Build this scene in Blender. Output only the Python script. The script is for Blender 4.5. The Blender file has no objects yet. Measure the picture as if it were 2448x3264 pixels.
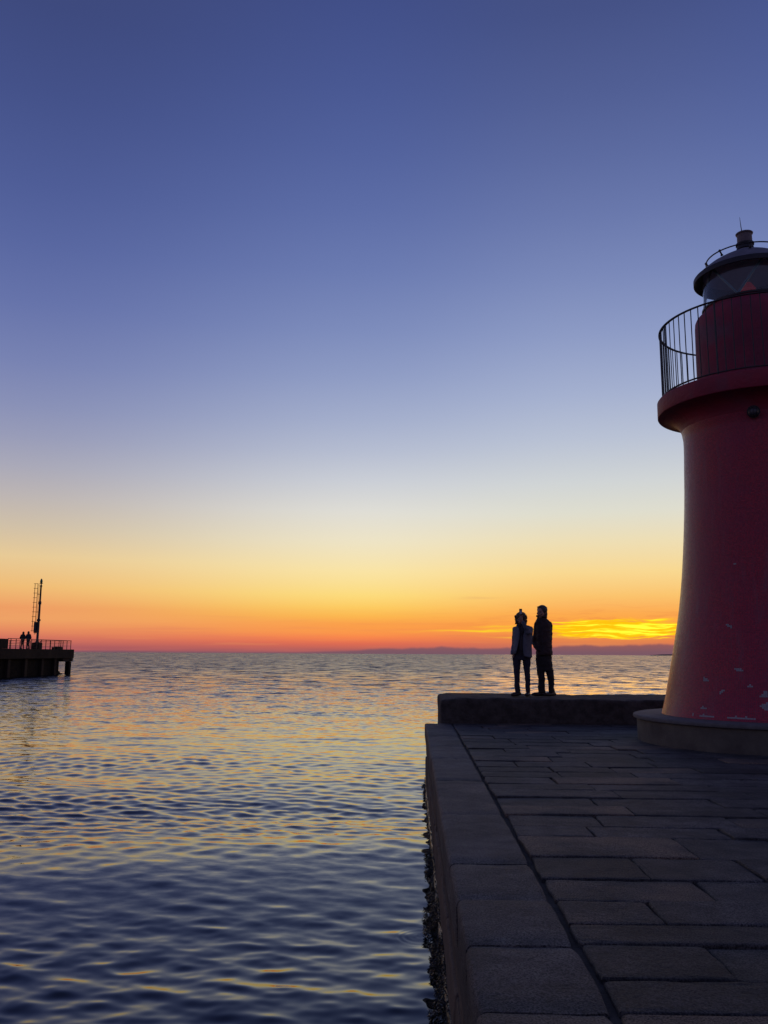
import bpy, bmesh, math, random
import numpy as np
from mathutils import Vector, Matrix
from math import sin, cos, pi, radians, hypot, atan2, sqrt
random.seed(7); rng = np.random.default_rng(7)
SC = bpy.context.scene
COL = SC.collection

# ------------------------------------------------------------------ camera
CAM_H = 1.32
cd = bpy.data.cameras.new('camera'); cam = bpy.data.objects.new('camera', cd); COL.objects.link(cam)
cd.sensor_fit = 'VERTICAL'; cd.sensor_height = 36.0; cd.lens = 2740/3264*36
cd.clip_start = 0.05; cd.clip_end = 60000
cam.matrix_world = (Matrix.Translation((0, 0, CAM_H)) @ Matrix.Rotation(radians(1.93), 4, 'Z')
                    @ Matrix.Rotation(radians(90+9.37), 4, 'X') @ Matrix.Rotation(0.0055, 4, 'Z'))
SC.camera = cam
SC.render.engine = 'CYCLES'
SC.view_settings.view_transform = 'Standard'; SC.view_settings.look = 'None'
SC.view_settings.exposure = 0; SC.view_settings.gamma = 1
SC.cycles.max_bounces = 6; SC.cycles.transparent_max_bounces = 12

def lin(c):
    return tuple(((v/255/12.92) if v/255 <= .04045 else ((v/255+.055)/1.055)**2.4) for v in c)

# ------------------------------------------------------------------ world: dusk sky, graded by elevation and azimuth
w = bpy.data.worlds.new('World'); SC.world = w; w.use_nodes = True
nt = w.node_tree; nt.nodes.clear(); N = nt.nodes; L = nt.links
class G:
    """tiny node-graph builder"""
    def __init__(s, nt): s.nt = nt
    def n(s, t, **k):
        o = s.nt.nodes.new(t)
        for a, b in k.items(): setattr(o, a, b)
        return o
    def link(s, a, b): s.nt.links.new(a, b)
    def put(s, sock, v):
        if isinstance(v, bpy.types.NodeSocket): s.link(v, sock)
        elif v is not None: sock.default_value = v
    def m(s, op, a, b=None, c=None, clamp=False):
        o = s.n('ShaderNodeMath', operation=op, use_clamp=clamp)
        s.put(o.inputs[0], a)
        if b is not None: s.put(o.inputs[1], b)
        if c is not None: s.put(o.inputs[2], c)
        return o.outputs[0]
    def mix(s, f, a, b, bt='MIX'):
        o = s.n('ShaderNodeMix', data_type='RGBA', blend_type=bt)
        s.put(o.inputs[0], f); s.put(o.inputs[6], a if isinstance(a, bpy.types.NodeSocket) else (*a[:3], 1))
        s.put(o.inputs[7], b if isinstance(b, bpy.types.NodeSocket) else (*b[:3], 1))
        return o.outputs[2]
    def sm(s, v, a, b, lo=0., hi=1.):
        o = s.n('ShaderNodeMapRange', interpolation_type='SMOOTHSTEP')
        s.put(o.inputs[0], v); s.put(o.inputs[1], a); s.put(o.inputs[2], b); s.put(o.inputs[3], lo); s.put(o.inputs[4], hi)
        return o.outputs[0]
    def xyz(s, x, y, z):
        o = s.n('ShaderNodeCombineXYZ'); s.put(o.inputs[0], x); s.put(o.inputs[1], y); s.put(o.inputs[2], z); return o.outputs[0]
    def noise(s, vec, scale=1., detail=3., rough=.5, dim='3D', dist=0.):
        o = s.n('ShaderNodeTexNoise', noise_dimensions=dim)
        s.put(o.inputs['Vector'], vec); o.inputs['Scale'].default_value = scale
        o.inputs['Detail'].default_value = detail; o.inputs['Roughness'].default_value = rough
        o.inputs['Distortion'].default_value = dist
        return o
    def ramp(s, f, stops):
        o = s.n('ShaderNodeValToRGB'); e = o.color_ramp.elements
        while len(e) > 1: e.remove(e[-1])
        e[0].position = stops[0][0]; e[0].color = (*stops[0][1], 1)
        for p, c in stops[1:]:
            k = e.new(p); k.color = (*c, 1)
        s.link(f, o.inputs[0]); return o.outputs[0]
g = G(nt)
tc = g.n('ShaderNodeTexCoord'); sx = g.n('ShaderNodeSeparateXYZ'); g.link(tc.outputs['Generated'], sx.inputs[0])
X_, Y_, Z_ = sx.outputs
DEG = 180/pi
el = g.m('MULTIPLY', g.m('ARCSINE', Z_), DEG)
az = g.m('MULTIPLY', g.m('ARCTAN2', X_, Y_), DEG)
t = g.m('SQRT', g.m('DIVIDE', g.m('MAXIMUM', el, 0.), 90.))
def stops(lst, k=1.0):
    return [(sqrt(e/90), tuple(v*k for v in lin(c))) for e, c in lst]
CENTRE = [(0.0, (160.0, 92.0, 96.0)), (0.18, (165.0, 92.0, 94.0)), (0.67, (224.0, 108.0, 82.0)), (1.06, (249.0, 134.0, 76.0)), (1.45, (252.0, 154.0, 74.0)), (1.94, (251.0, 160.0, 75.0)), (2.44, (252.0, 184.0, 80.0)), (3.03, (253.0, 204.0, 98.0)), (3.82, (253.0, 220.0, 125.0)), (5.41, (250.0, 228.0, 165.0)), (7.41, (238.0, 228.0, 198.0)), (9.41, (223.5, 221.7, 214.1)), (11.42, (202.8, 206.5, 214.4)), (13.41, (181.9, 189.3, 209.4)), (15.4, (164.6, 174.9, 204.3)), (18.35, (143.1, 156.2, 196.2)), (21.26, (125.7, 140.5, 187.8)), (25.04, (107.3, 123.3, 176.8)), (28.68, (93.3, 109.4, 166.3)), (32.17, (82.4, 98.2, 156.5)), (35.48, (74.1, 89.3, 147.6)), (40.13, (65.2, 79.0, 135.8)), (60.0, (51.2, 58.5, 96.6)), (90.0, (45.0, 50.0, 80.0))]
RIGHT = [(0.0, (160.0, 92.0, 100.0)), (0.26, (160.0, 92.0, 100.0)), (1.11, (225.0, 105.0, 84.0)), (1.68, (250.0, 140.0, 76.0)), (2.63, (252.0, 170.0, 88.0)), (3.77, (251.0, 196.0, 110.0)), (5.3, (249.0, 216.0, 145.0)), (7.23, (238.0, 222.0, 180.0)), (9.15, (222.9, 221.3, 206.3)), (11.08, (208.8, 212.7, 213.5)), (13.96, (184.7, 193.4, 212.3)), (16.81, (164.4, 176.1, 207.2)), (20.56, (141.1, 154.9, 196.7)), (24.21, (121.6, 136.4, 184.4)), (27.73, (105.4, 120.3, 171.8)), (31.12, (92.1, 106.7, 159.7)), (34.35, (81.4, 95.3, 148.5)), (38.89, (69.2, 82.0, 134.1)), (60.0, (51.3, 58.8, 96.9)), (90.0, (45.0, 50.0, 80.0))]
LEFT = [(0.0, (164.0, 90.0, 96.0)), (0.33, (172.0, 92.0, 96.0)), (0.9, (212.0, 118.0, 95.0)), (1.42, (231.0, 142.0, 97.0)), (1.97, (238.0, 162.0, 102.0)), (2.7, (238.0, 158.0, 100.0)), (3.98, (240.0, 188.0, 118.0)), (5.82, (232.0, 202.0, 150.0)), (7.67, (208.0, 192.0, 168.0)), (9.52, (188.6, 180.9, 179.3)), (11.37, (169.3, 168.6, 184.2)), (13.21, (151.9, 155.7, 184.3)), (15.04, (137.4, 144.8, 182.7)), (17.76, (119.7, 130.6, 178.2)), (21.33, (101.7, 115.0, 169.7)), (24.79, (88.3, 102.7, 160.2)), (28.14, (78.4, 92.8, 150.5)), (32.9, (68.2, 81.7, 137.1)), (37.32, (62.0, 74.0, 125.7)), (60.0, (58.0, 64.2, 97.1)), (90.0, (52.0, 56.0, 81.0))]
BACK = [(0, (92, 88, 108)), (4, (112, 102, 126)), (9, (124, 112, 138)), (16, (108, 108, 142)), (30, (88, 94, 142)), (60, (50, 58, 104)), (90, (44, 50, 86))]
c0 = g.ramp(t, stops(RIGHT)); c1 = g.ramp(t, stops(CENTRE)); c2 = g.ramp(t, stops(LEFT)); c3 = g.ramp(t, stops(BACK))
SUN_AZ = 13.5
dA = g.m('ABSOLUTE', g.m('SUBTRACT', az, SUN_AZ))
f01 = g.sm(dA, 2., 18.); f12 = g.sm(dA, 15., 40.); f23 = g.sm(dA, 50., 130.)
sky = g.mix(f23, g.mix(f12, g.mix(f01, c0, c1), c2), c3)
# a red glow band, uneven streaks of thin cloud low over the sea
sv = g.xyz(g.m('MULTIPLY', az, .10), g.m('MULTIPLY', el, 2.4), 0.)
st = g.noise(sv, 1.0, 5., .55).outputs[0]
lowm = g.m('MULTIPLY', g.sm(el, 3.2, 1.2), g.sm(dA, 70., 30.))
sky = g.mix(g.m('MULTIPLY', g.sm(st, .5, .68), g.m('MULTIPLY', lowm, .22)), sky, lin((214, 112, 96)))
sky = g.mix(g.m('MULTIPLY', g.sm(st, .46, .3), g.m('MULTIPLY', lowm, .12)), sky, lin((255, 190, 96)))
# sunlit cloud, streaked, over the place where the sun has gone down
wv = g.noise(g.xyz(g.m('MULTIPLY', az, .35), g.m('MULTIPLY', el, 1.2), 3.), 1., 2., .5).outputs[0]
elw = g.m('ADD', el, g.m('MULTIPLY', g.m('SUBTRACT', wv, .5), .5))
cv = g.xyz(g.m('MULTIPLY', az, .46), g.m('MULTIPLY', elw, 6.2), 7.3)
cn = g.noise(cv, 1., 6., .6, dist=.35).outputs[0]
gA = g.m('EXPONENT', g.m('MULTIPLY', -1., g.m('POWER', g.m('DIVIDE', g.m('ABSOLUTE', g.m('SUBTRACT', az, 13.2)), 5.0), 3.)))
gE = g.m('EXPONENT', g.m('MULTIPLY', -1., g.m('POWER', g.m('DIVIDE', g.m('ABSOLUTE', g.m('SUBTRACT', elw, 1.66)), .68), 3.)))
gm = g.m('MULTIPLY', gA, gE)
cm = g.sm(g.m('ADD', cn, g.m('MULTIPLY', gm, .60)), .76, .93)
cm = g.m('MULTIPLY', cm, g.sm(gm, .03, .3))
cc = g.mix(g.sm(g.m('ADD', cn, g.m('MULTIPLY', gm, .3)), .70, .92), lin((255, 196, 14)), (1.40, 1.16, .05))
halo = g.m('EXPONENT', g.m('MULTIPLY', -1., g.m('ADD', g.m('POWER', g.m('DIVIDE', g.m('SUBTRACT', az, 12.5), 9.), 2.), g.m('POWER', g.m('DIVIDE', g.m('SUBTRACT', el, 1.7), 1.1), 2.))))
sky = g.mix(g.m('MULTIPLY', halo, .6), sky, lin((255, 176, 52)))
# faint mauve streaks among the bright ones
sky = g.mix(g.m('MULTIPLY', g.sm(cn, .52, .36), g.m('MULTIPLY', halo, .45)), sky, lin((226, 122, 72)))
sky = g.mix(cm, sky, cc)
# two thin yellow streaks left of the bright cloud
for a0, e0, wa, we, k in ((4.6, 1.50, 3.0, .07, .9), (5.6, 1.83, 1.4, .07, .5), (7.8, 1.12, 2.0, .05, .7), (7.0, 1.62, 1.8, .06, .7)):
    q = g.m('EXPONENT', g.m('MULTIPLY', -1., g.m('ADD', g.m('POWER', g.m('DIVIDE', g.m('SUBTRACT', az, a0), wa), 2.), g.m('POWER', g.m('DIVIDE', g.m('SUBTRACT', elw, e0), we), 2.))))
    sky = g.mix(g.m('MULTIPLY', q, k), sky, lin((255, 214, 40)))
# small faint cloud
q = g.m('EXPONENT', g.m('MULTIPLY', -1., g.m('ADD', g.m('POWER', g.m('DIVIDE', g.m('SUBTRACT', az, 4.4), 1.2), 2.), g.m('POWER', g.m('DIVIDE', g.m('SUBTRACT', elw, 3.72), .09), 2.))))
sky = g.mix(g.m('MULTIPLY', q, .35), sky, lin((226, 172, 110)))
# mauve cloud bank lying on the horizon
bn = g.noise(g.xyz(g.m('MULTIPLY', az, .30), 0., 1.7), 1., 6., .55).outputs[0]
top = g.m('ADD', g.m('MULTIPLY', g.sm(az, -8., 3.), .40), g.m('ADD', g.m('MULTIPLY', g.m('SUBTRACT', bn, .5), g.sm(az, -8., 2., .1, .8)), g.m('ADD', .10, g.sm(az, 9., 17., 0., .22))))
bk = g.sm(g.m('SUBTRACT', el, top), .08, -.12)
bkc = g.mix(g.sm(el, 0., .8), lin((118, 86, 100)), lin((146, 90, 92)))
sky = g.mix(g.m('MULTIPLY', g.m('MULTIPLY', bk, .95), g.sm(dA, 60., 30.)), sky, bkc)
bg = g.n('ShaderNodeBackground'); g.link(sky, bg.inputs[0]); bg.inputs[1].default_value = 1.0
ow = g.n('ShaderNodeOutputWorld'); g.link(bg.outputs[0], ow.inputs[0])
w.cycles.sampling_method = 'MANUAL'; w.cycles.sample_map_resolution = 2048

# after-glow of the sun that has just set, from behind the bright cloud
sd = bpy.data.lights.new('sun', 'SUN'); sd.energy = 0.06; sd.angle = radians(18); sd.color = (1., .45, .14)
so = bpy.data.objects.new('sun', sd); COL.objects.link(so)
e_, a_ = radians(1.8), radians(SUN_AZ)
so.rotation_euler = Vector((-sin(a_)*cos(e_), -cos(a_)*cos(e_), -sin(e_))).to_track_quat('-Z', 'Y').to_euler()

# ------------------------------------------------------------------ helpers
def tag(o, label=None, cat=None, group=None, kind=None):
    if label: o['label'] = label
    if cat: o['category'] = cat
    if group: o['group'] = group
    if kind: o['kind'] = kind
    return o
def empty(name, loc=(0, 0, 0), rz=0., parent=None):
    o = bpy.data.objects.new(name, None); COL.objects.link(o); o.location = loc; o.rotation_euler.z = rz
    o.empty_display_size = .2
    if parent: o.parent = parent
    return o
def mesh_obj(name, verts, faces, mt, parent=None, smooth=False, uvs=None):
    me = bpy.data.meshes.new(name); me.from_pydata([tuple(v) for v in verts], [], faces); me.update()
    if uvs is not None:
        ul = me.uv_layers.new(name='UVMap')
        for lp in me.loops: ul.data[lp.index].uv = uvs[lp.vertex_index]
    if smooth: me.polygons.foreach_set('use_smooth', [True]*len(me.polygons))
    me.materials.append(mt)
    o = bpy.data.objects.new(name, me); COL.objects.link(o)
    if parent: o.parent = parent
    return o
def bm_obj(name, bm, mt, parent=None, smooth=False, sharp=None):
    bmesh.ops.recalc_face_normals(bm, faces=bm.faces)
    me = bpy.data.meshes.new(name); bm.to_mesh(me); bm.free()
    if smooth:
        me.polygons.foreach_set('use_smooth', [True]*len(me.polygons))
        if sharp: me.set_sharp_from_angle(angle=radians(sharp))
    me.materials.append(mt)
    o = bpy.data.objects.new(name, me); COL.objects.link(o)
    if parent: o.parent = parent
    return o
def box(bm, x0, x1, y0, y1, z0, z1, bev=0., seg=2):
    r = bmesh.ops.create_cube(bm, size=1.)
    vs = r['verts']
    for v in vs:
        v.co = Vector(((x0+x1)/2+v.co.x*(x1-x0), (y0+y1)/2+v.co.y*(y1-y0), (z0+z1)/2+v.co.z*(z1-z0)))
    if bev:
        es = list({e for v in vs for e in v.link_edges})
        bmesh.ops.bevel(bm, geom=es, offset=bev, segments=seg, affect='EDGES', profile=.5)
def tube(bm, pts, r, n=8, closed=False, cap=True):
    pts = [Vector(p) for p in pts]; rs = r if isinstance(r, (list, tuple)) else [r]*len(pts)
    rings = []; m = len(pts)
    for i, p in enumerate(pts):
        a = pts[(i-1) % m] if (closed or i > 0) else p
        b = pts[(i+1) % m] if (closed or i < m-1) else p
        d = (b-a).normalized(); up = Vector((0, 0, 1)) if abs(d.z) < .95 else Vector((0, 1, 0))
        u = d.cross(up).normalized(); v = u.cross(d)
        rings.append([bm.verts.new(p+(u*cos(2*pi*k/n)+v*sin(2*pi*k/n))*rs[i]) for k in range(n)])
    for i in range(m if closed else m-1):
        A, B = rings[i], rings[(i+1) % m]
        for k in range(n): bm.faces.new((A[k], A[(k+1) % n], B[(k+1) % n], B[k]))
    if cap and not closed:
        bm.faces.new(rings[0][::-1]); bm.faces.new(rings[-1])
def ring_pts(r, z, n=96, cx=0, cy=0):
    return [(cx+r*cos(2*pi*k/n), cy+r*sin(2*pi*k/n), z) for k in range(n)]
def lathe(bm, prof, n=128, closed=False):
    rings = []
    for r, z in prof:
        if r < 1e-4: rings.append([bm.verts.new((0, 0, z))])
        else: rings.append([bm.verts.new((r*cos(2*pi*k/n), r*sin(2*pi*k/n), z)) for k in range(n)])
    prs = list(zip(rings[:-1], rings[1:])) + ([(rings[-1], rings[0])] if closed else [])
    for A, B in prs:
        for k in range(n):
            j = (k+1) % n
            if len(A) == 1 and len(B) == 1: continue
            if len(A) == 1: bm.faces.new((A[0], B[j], B[k]))
            elif len(B) == 1: bm.faces.new((A[k], A[j], B[0]))
            else: bm.faces.new((A[k], A[j], B[j], B[k]))
def ball(bm, c, r, sub=2, sc=(1, 1, 1)):
    q = bmesh.ops.create_icosphere(bm, subdivisions=sub, radius=1.)
    for v in q['verts']: v.co = Vector((c[0]+v.co.x*r*sc[0], c[1]+v.co.y*r*sc[1], c[2]+v.co.z*r*sc[2]))

# ------------------------------------------------------------------ materials
def mat(name, base, rough=.8, var=None, vscale=8., bump=0., bscale=40., metal=0., spec=.5, bdetail=4., coat=0., island=0., tint2=None, t2scale=1.2):
    m = bpy.data.materials.new(name); m.use_nodes = True; nt = m.node_tree; g = G(nt)
    b = nt.nodes['Principled BSDF']
    b.inputs['Roughness'].default_value = rough; b.inputs['Metallic'].default_value = metal
    b.inputs['Specular IOR Level'].default_value = spec; b.inputs['Coat Weight'].default_value = coat
    tc = g.n('ShaderNodeTexCoord').outputs['Object']
    col = None
    if var:
        nz = g.noise(tc, vscale, 5., .6).outputs[0]
        col = g.mix(g.sm(nz, .3, .7), base, var)
    if tint2:
        nz = g.noise(tc, t2scale, 3., .5).outputs[0]
        col = g.mix(g.sm(nz, .52, .72, 0., .75), col if col else base, tint2)
    if island:
        ri = g.n('ShaderNodeNewGeometry').outputs['Random Per Island']
        k = g.m('ADD', 1-island, g.m('MULTIPLY', ri, 2*island))
        mm = g.n('ShaderNodeVectorMath', operation='SCALE'); g.link(col, mm.inputs[0]) if col else None
        if not col: mm.inputs[0].default_value = base
        g.link(k, mm.inputs['Scale']); col = mm.outputs[0]
    if col: g.link(col, b.inputs['Base Color'])
    else: b.inputs['Base Color'].default_value = (*base, 1)
    if bump:
        bn = g.noise(tc, bscale, bdetail, .6).outputs[0]
        bp = g.n('ShaderNodeBump'); bp.inputs['Strength'].default_value = 1.; bp.inputs['Distance'].default_value = bump
        g.link(bn, bp.inputs['Height']); g.link(bp.outputs[0], b.inputs['Normal'])
    return m
def stone_mat(name, a, b_, c, island=.36, bump=.004):
    """worn granite: speckle, mottling, a few ochre stones"""
    m = bpy.data.materials.new(name); m.use_nodes = True; nt = m.node_tree; g = G(nt); b = nt.nodes['Principled BSDF']
    b.inputs['Roughness'].default_value = .72; b.inputs['Specular IOR Level'].default_value = .35
    tc = g.n('ShaderNodeTexCoord').outputs['Object']
    ri = g.n('ShaderNodeNewGeometry').outputs['Random Per Island']
    n1 = g.noise(tc, 5., 6., .65).outputs[0]; n2 = g.noise(tc, 110., 3., .6).outputs[0]; n3 = g.noise(tc, 1.3, 3., .5).outputs[0]
    col = g.mix(g.sm(n1, .35, .65), a, b_)
    col = g.mix(g.m('MULTIPLY', g.sm(ri, .87, .90), g.sm(n3, .35, .6)), col, c)
    k = g.m('MULTIPLY', g.m('ADD', 1-island, g.m('MULTIPLY', ri, 2*island)), g.sm(n2, .36, .64, .3, 1.75))
    k = g.m('MULTIPLY', k, g.sm(n3, .3, .7, .62, 1.38))
    mm = g.n('ShaderNodeVectorMath', operation='SCALE'); g.link(col, mm.inputs[0]); g.link(k, mm.inputs['Scale'])
    g.link(mm.outputs[0], b.inputs['Base Color'])
    h = g.m('ADD', g.m('MULTIPLY', n1, 2.2), g.m('MULTIPLY', g.noise(tc, 34., 6., .7).outputs[0], 1.5))
    bp = g.n('ShaderNodeBump'); bp.inputs['Distance'].default_value = bump*2.2; g.link(h, bp.inputs['Height']); g.link(bp.outputs[0], b.inputs['Normal'])
    return m
M = {}
M['paver'] = stone_mat('paving_stone', (.036, .036, .036), (.074, .070, .065), (.095, .070, .048))
M['kerb'] = stone_mat('kerb_stone', (.052, .052, .053), (.092, .088, .084), (.10, .085, .07), .15)
M['joint'] = mat('joint_dirt', (.045, .042, .038), .95, (.075, .066, .055), 14., .008, 60.)
M['quay'] = mat('quay_stone', (.07, .055, .042), .85, (.115, .085, .062), 4., .02, 16., island=.25)
M['wet'] = mat('wet_stone', (.02, .018, .015), .35, (.04, .032, .025), 6., .02, 20.)
M['seawall'] = mat('rough_concrete', (.10, .088, .074), .92, (.045, .038, .030), 5., .05, 24., bdetail=8., tint2=(.13, .12, .105), t2scale=1.5)
M['plinth'] = mat('plinth_concrete', (.15, .135, .10), .85, (.10, .09, .07), 3., .008, 30., tint2=(.07, .06, .05), t2scale=2.)
M['cap'] = mat('plinth_cap_stone', (.15, .145, .14), .8, (.11, .105, .10), 8., .006, 40.)
M['iron'] = mat('painted_iron', (.018, .018, .026), .5, (.03, .026, .03), 20., .001, 80.)
M['roofm'] = mat('roof_metal', (.22, .21, .25), .6, (.15, .145, .17), 6., .002, 20.)
M['brim'] = mat('brim_metal', (.02, .018, .024), .6, (.03, .026, .03), 12.)
M['teal'] = mat('astragal_paint', (.12, .20, .23), .5)
M['ceil'] = mat('ceiling_paint', (.52, .62, .70), .6, (.45, .52, .60), 5.)
M['redlens'] = mat('red_lens', (.62, .05, .045), .25, spec=.8)
b_ = M['redlens'].node_tree.nodes['Principled BSDF']; b_.inputs['Emission Color'].default_value = (1, .06, .06, 1); b_.inputs['Emission Strength'].default_value = .03   # faint glow added so the beacon's red lens shows less dark
M['paleglass'] = mat('lens_cap', (.4, .42, .43), .3)
M['bare'] = mat('bare_mortar', (.42, .41, .40), .9, (.28, .27, .27), 60.)
M['ventm'] = mat('vent_paint', (.20, .15, .145), .6, (.14, .11, .11), 30., .002, 60.)
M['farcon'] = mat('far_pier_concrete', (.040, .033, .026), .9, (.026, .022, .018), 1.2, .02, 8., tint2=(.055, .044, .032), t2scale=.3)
M['fardark'] = mat('far_pier_dark', (.009, .0085, .007), .9, (.016, .014, .012), 2., .05, 4.)  # much darker tone than the deck concrete, for body, rubble and pillars
M['rust'] = mat('rusted_steel', (.11, .045, .03), .7, (.06, .03, .025), 6.)
M['green'] = mat('green_lens', (.02, .16, .07), .3)
M['hill'] = mat('far_headland', (.035, .04, .065), 1., (.045, .05, .07), .01)
M['weed'] = mat('seaweed', (.012, .014, .008), .4, (.025, .022, .01), 30.)
M['skin'] = mat('skin', (.42, .25, .18), .6, (.36, .2, .15), 20.)
M['hair1'] = mat('brown_hair', (.06, .035, .022), .55, (.10, .06, .035), 60., .004, 120.)
M['hair2'] = mat('grey_hair', (.08, .075, .07), .55, (.05, .045, .04), 60., .004, 120.)
M['greycoat'] = mat('grey_quilted_cloth', (.155, .165, .19), .85, (.11, .12, .15), 14., .012, 16.)
M['darkshirt'] = mat('dark_knit', (.025, .022, .028), .9, (.04, .034, .04), 40., .004, 90.)
M['browncoat'] = mat('brown_jacket', (.05, .028, .024), .75, (.032, .02, .02), 10., .01, 14.)
M['navy'] = mat('navy_trousers', (.018, .02, .035), .85, (.028, .03, .045), 20., .006, 18.)
M['black'] = mat('black_cloth', (.018, .016, .018), .85, (.03, .026, .026), 20., .006, 18.)
M['shoe'] = mat('shoe_leather', (.03, .02, .016), .45, (.02, .014, .012), 20.)
M['phone'] = mat('phone_body', (.03, .03, .035), .25)
M['phonesky'] = mat('phone_back_reflection', (.35, .42, .5), .12, spec=.8)  # pale blue base colour paints the sky's reflection on the phone's back
M['eye'] = mat('eye', (.03, .02, .015), .2)
M['lip'] = mat('lip', (.35, .12, .1), .5)
M['lampg'] = mat('lamp_glass', (.05, .05, .06), .3)

# red glazed mosaic of the tower
def mosaic(name, dark=False):
    m = bpy.data.materials.new(name); m.use_nodes = True; nt = m.node_tree; g = G(nt); b = nt.nodes['Principled BSDF']
    uv = g.n('ShaderNodeTexCoord').outputs['UV']; ob = nt.nodes['Texture Coordinate'].outputs['Object'] if 'Texture Coordinate' in nt.nodes else g.n('ShaderNodeTexCoord').outputs['Object']
    br = g.n('ShaderNodeTexBrick', offset=0., squash=1.)
    g.link(uv, br.inputs['Vector']); br.inputs['Scale'].default_value = 1.
    br.inputs['Brick Width'].default_value = .022; br.inputs['Row Height'].default_value = .022
    br.inputs['Mortar Size'].default_value = .0022; br.inputs['Mortar Smooth'].default_value = .3; br.inputs['Bias'].default_value = 0.
    br.inputs['Color1'].default_value = (.60, .017, .045, 1); br.inputs['Color2'].default_value = (.32, .011, .034, 1)
    br.inputs['Mortar'].default_value = (.26, .05, .08, 1)
    n1 = g.noise(ob, 1.1, 5., .6).outputs[0]
    col = g.mix(g.sm(n1, .35, .7, 0., .45), br.outputs['Color'], (.27, .024, .085))
    # rain wash and salt bloom, stretched down the wall
    mp = g.n('ShaderNodeMapping'); mp.inputs['Scale'].default_value = (3., 3., .35); g.link(ob, mp.inputs[0])
    n2 = g.noise(mp.outputs[0], 2., 5., .6).outputs[0]
    col = g.mix(g.sm(n2, .50, .74, 0., .5), col, (.28, .09, .12))
    g.link(col, b.inputs['Base Color'])
    b.inputs['Roughness'].default_value = .42; b.inputs['Specular IOR Level'].default_value = .42
    rr = g.noise(ob, 25., 3., .6).outputs[0]
    g.link(g.sm(rr, .3, .7, .28, .44), b.inputs['Roughness'])
    wn = g.n('ShaderNodeTexVoronoi'); g.link(uv, wn.inputs['Vector']); wn.inputs['Scale'].default_value = 33.3; wn.inputs['Randomness'].default_value = 0.
    ht = g.m('ADD', g.m('MULTIPLY', br.outputs['Fac'], -1.), g.m('MULTIPLY', g.noise(ob, 18., 3., .5).outputs[0], 1.2))
    bp = g.n('ShaderNodeBump'); bp.inputs['Distance'].default_value = .0022; g.link(ht, bp.inputs['Height']); g.link(bp.outputs[0], b.inputs['Normal'])
    return m
M['mosaic'] = mosaic('red_glazed_mosaic')
M['redpaint'] = mat('red_painted_render', (.34, .018, .045), .6, (.25, .018, .045), 3., .008, 18., tint2=(.20, .06, .09), t2scale=1.4)
M['drumpaint'] = mat('dull_red_render', (.30, .028, .06), .7, (.20, .030, .06), 3., .01, 18., tint2=(.19, .08, .11), t2scale=1.8)

for k_ in ('farcon', 'fardark'): M[k_].node_tree.nodes['Principled BSDF'].inputs['Specular IOR Level'].default_value = .08
gm_ = bpy.data.materials.new('lantern_glass'); gm_.use_nodes = True; g = G(gm_.node_tree); gm_.node_tree.nodes.clear()
tr = g.n('ShaderNodeBsdfTransparent'); tr.inputs[0].default_value = (.90, .94, .96, 1)
gl = g.n('ShaderNodeBsdfGlossy'); gl.inputs['Roughness'].default_value = .04; gl.inputs[0].default_value = (.9, .95, 1, 1)
df = g.n('ShaderNodeBsdfDiffuse'); df.inputs[0].default_value = (.5, .55, .6, 1)
fr = g.n('ShaderNodeLayerWeight'); fr.inputs['Blend'].default_value = .5   # Schlick, the same from both sides of the pane
a = g.n('ShaderNodeMixShader'); g.link(g.m('ADD', .06, g.m('MULTIPLY', g.m('POWER', fr.outputs['Facing'], 5.), .75), clamp=True), a.inputs[0]); g.link(tr.outputs[0], a.inputs[1]); g.link(gl.outputs[0], a.inputs[2])
a2 = g.n('ShaderNodeMixShader'); a2.inputs[0].default_value = .07; g.link(a.outputs[0], a2.inputs[1]); g.link(df.outputs[0], a2.inputs[2])
oo = g.n('ShaderNodeOutputMaterial'); g.link(a2.outputs[0], oo.inputs[0]); M['glass'] = gm_

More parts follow.
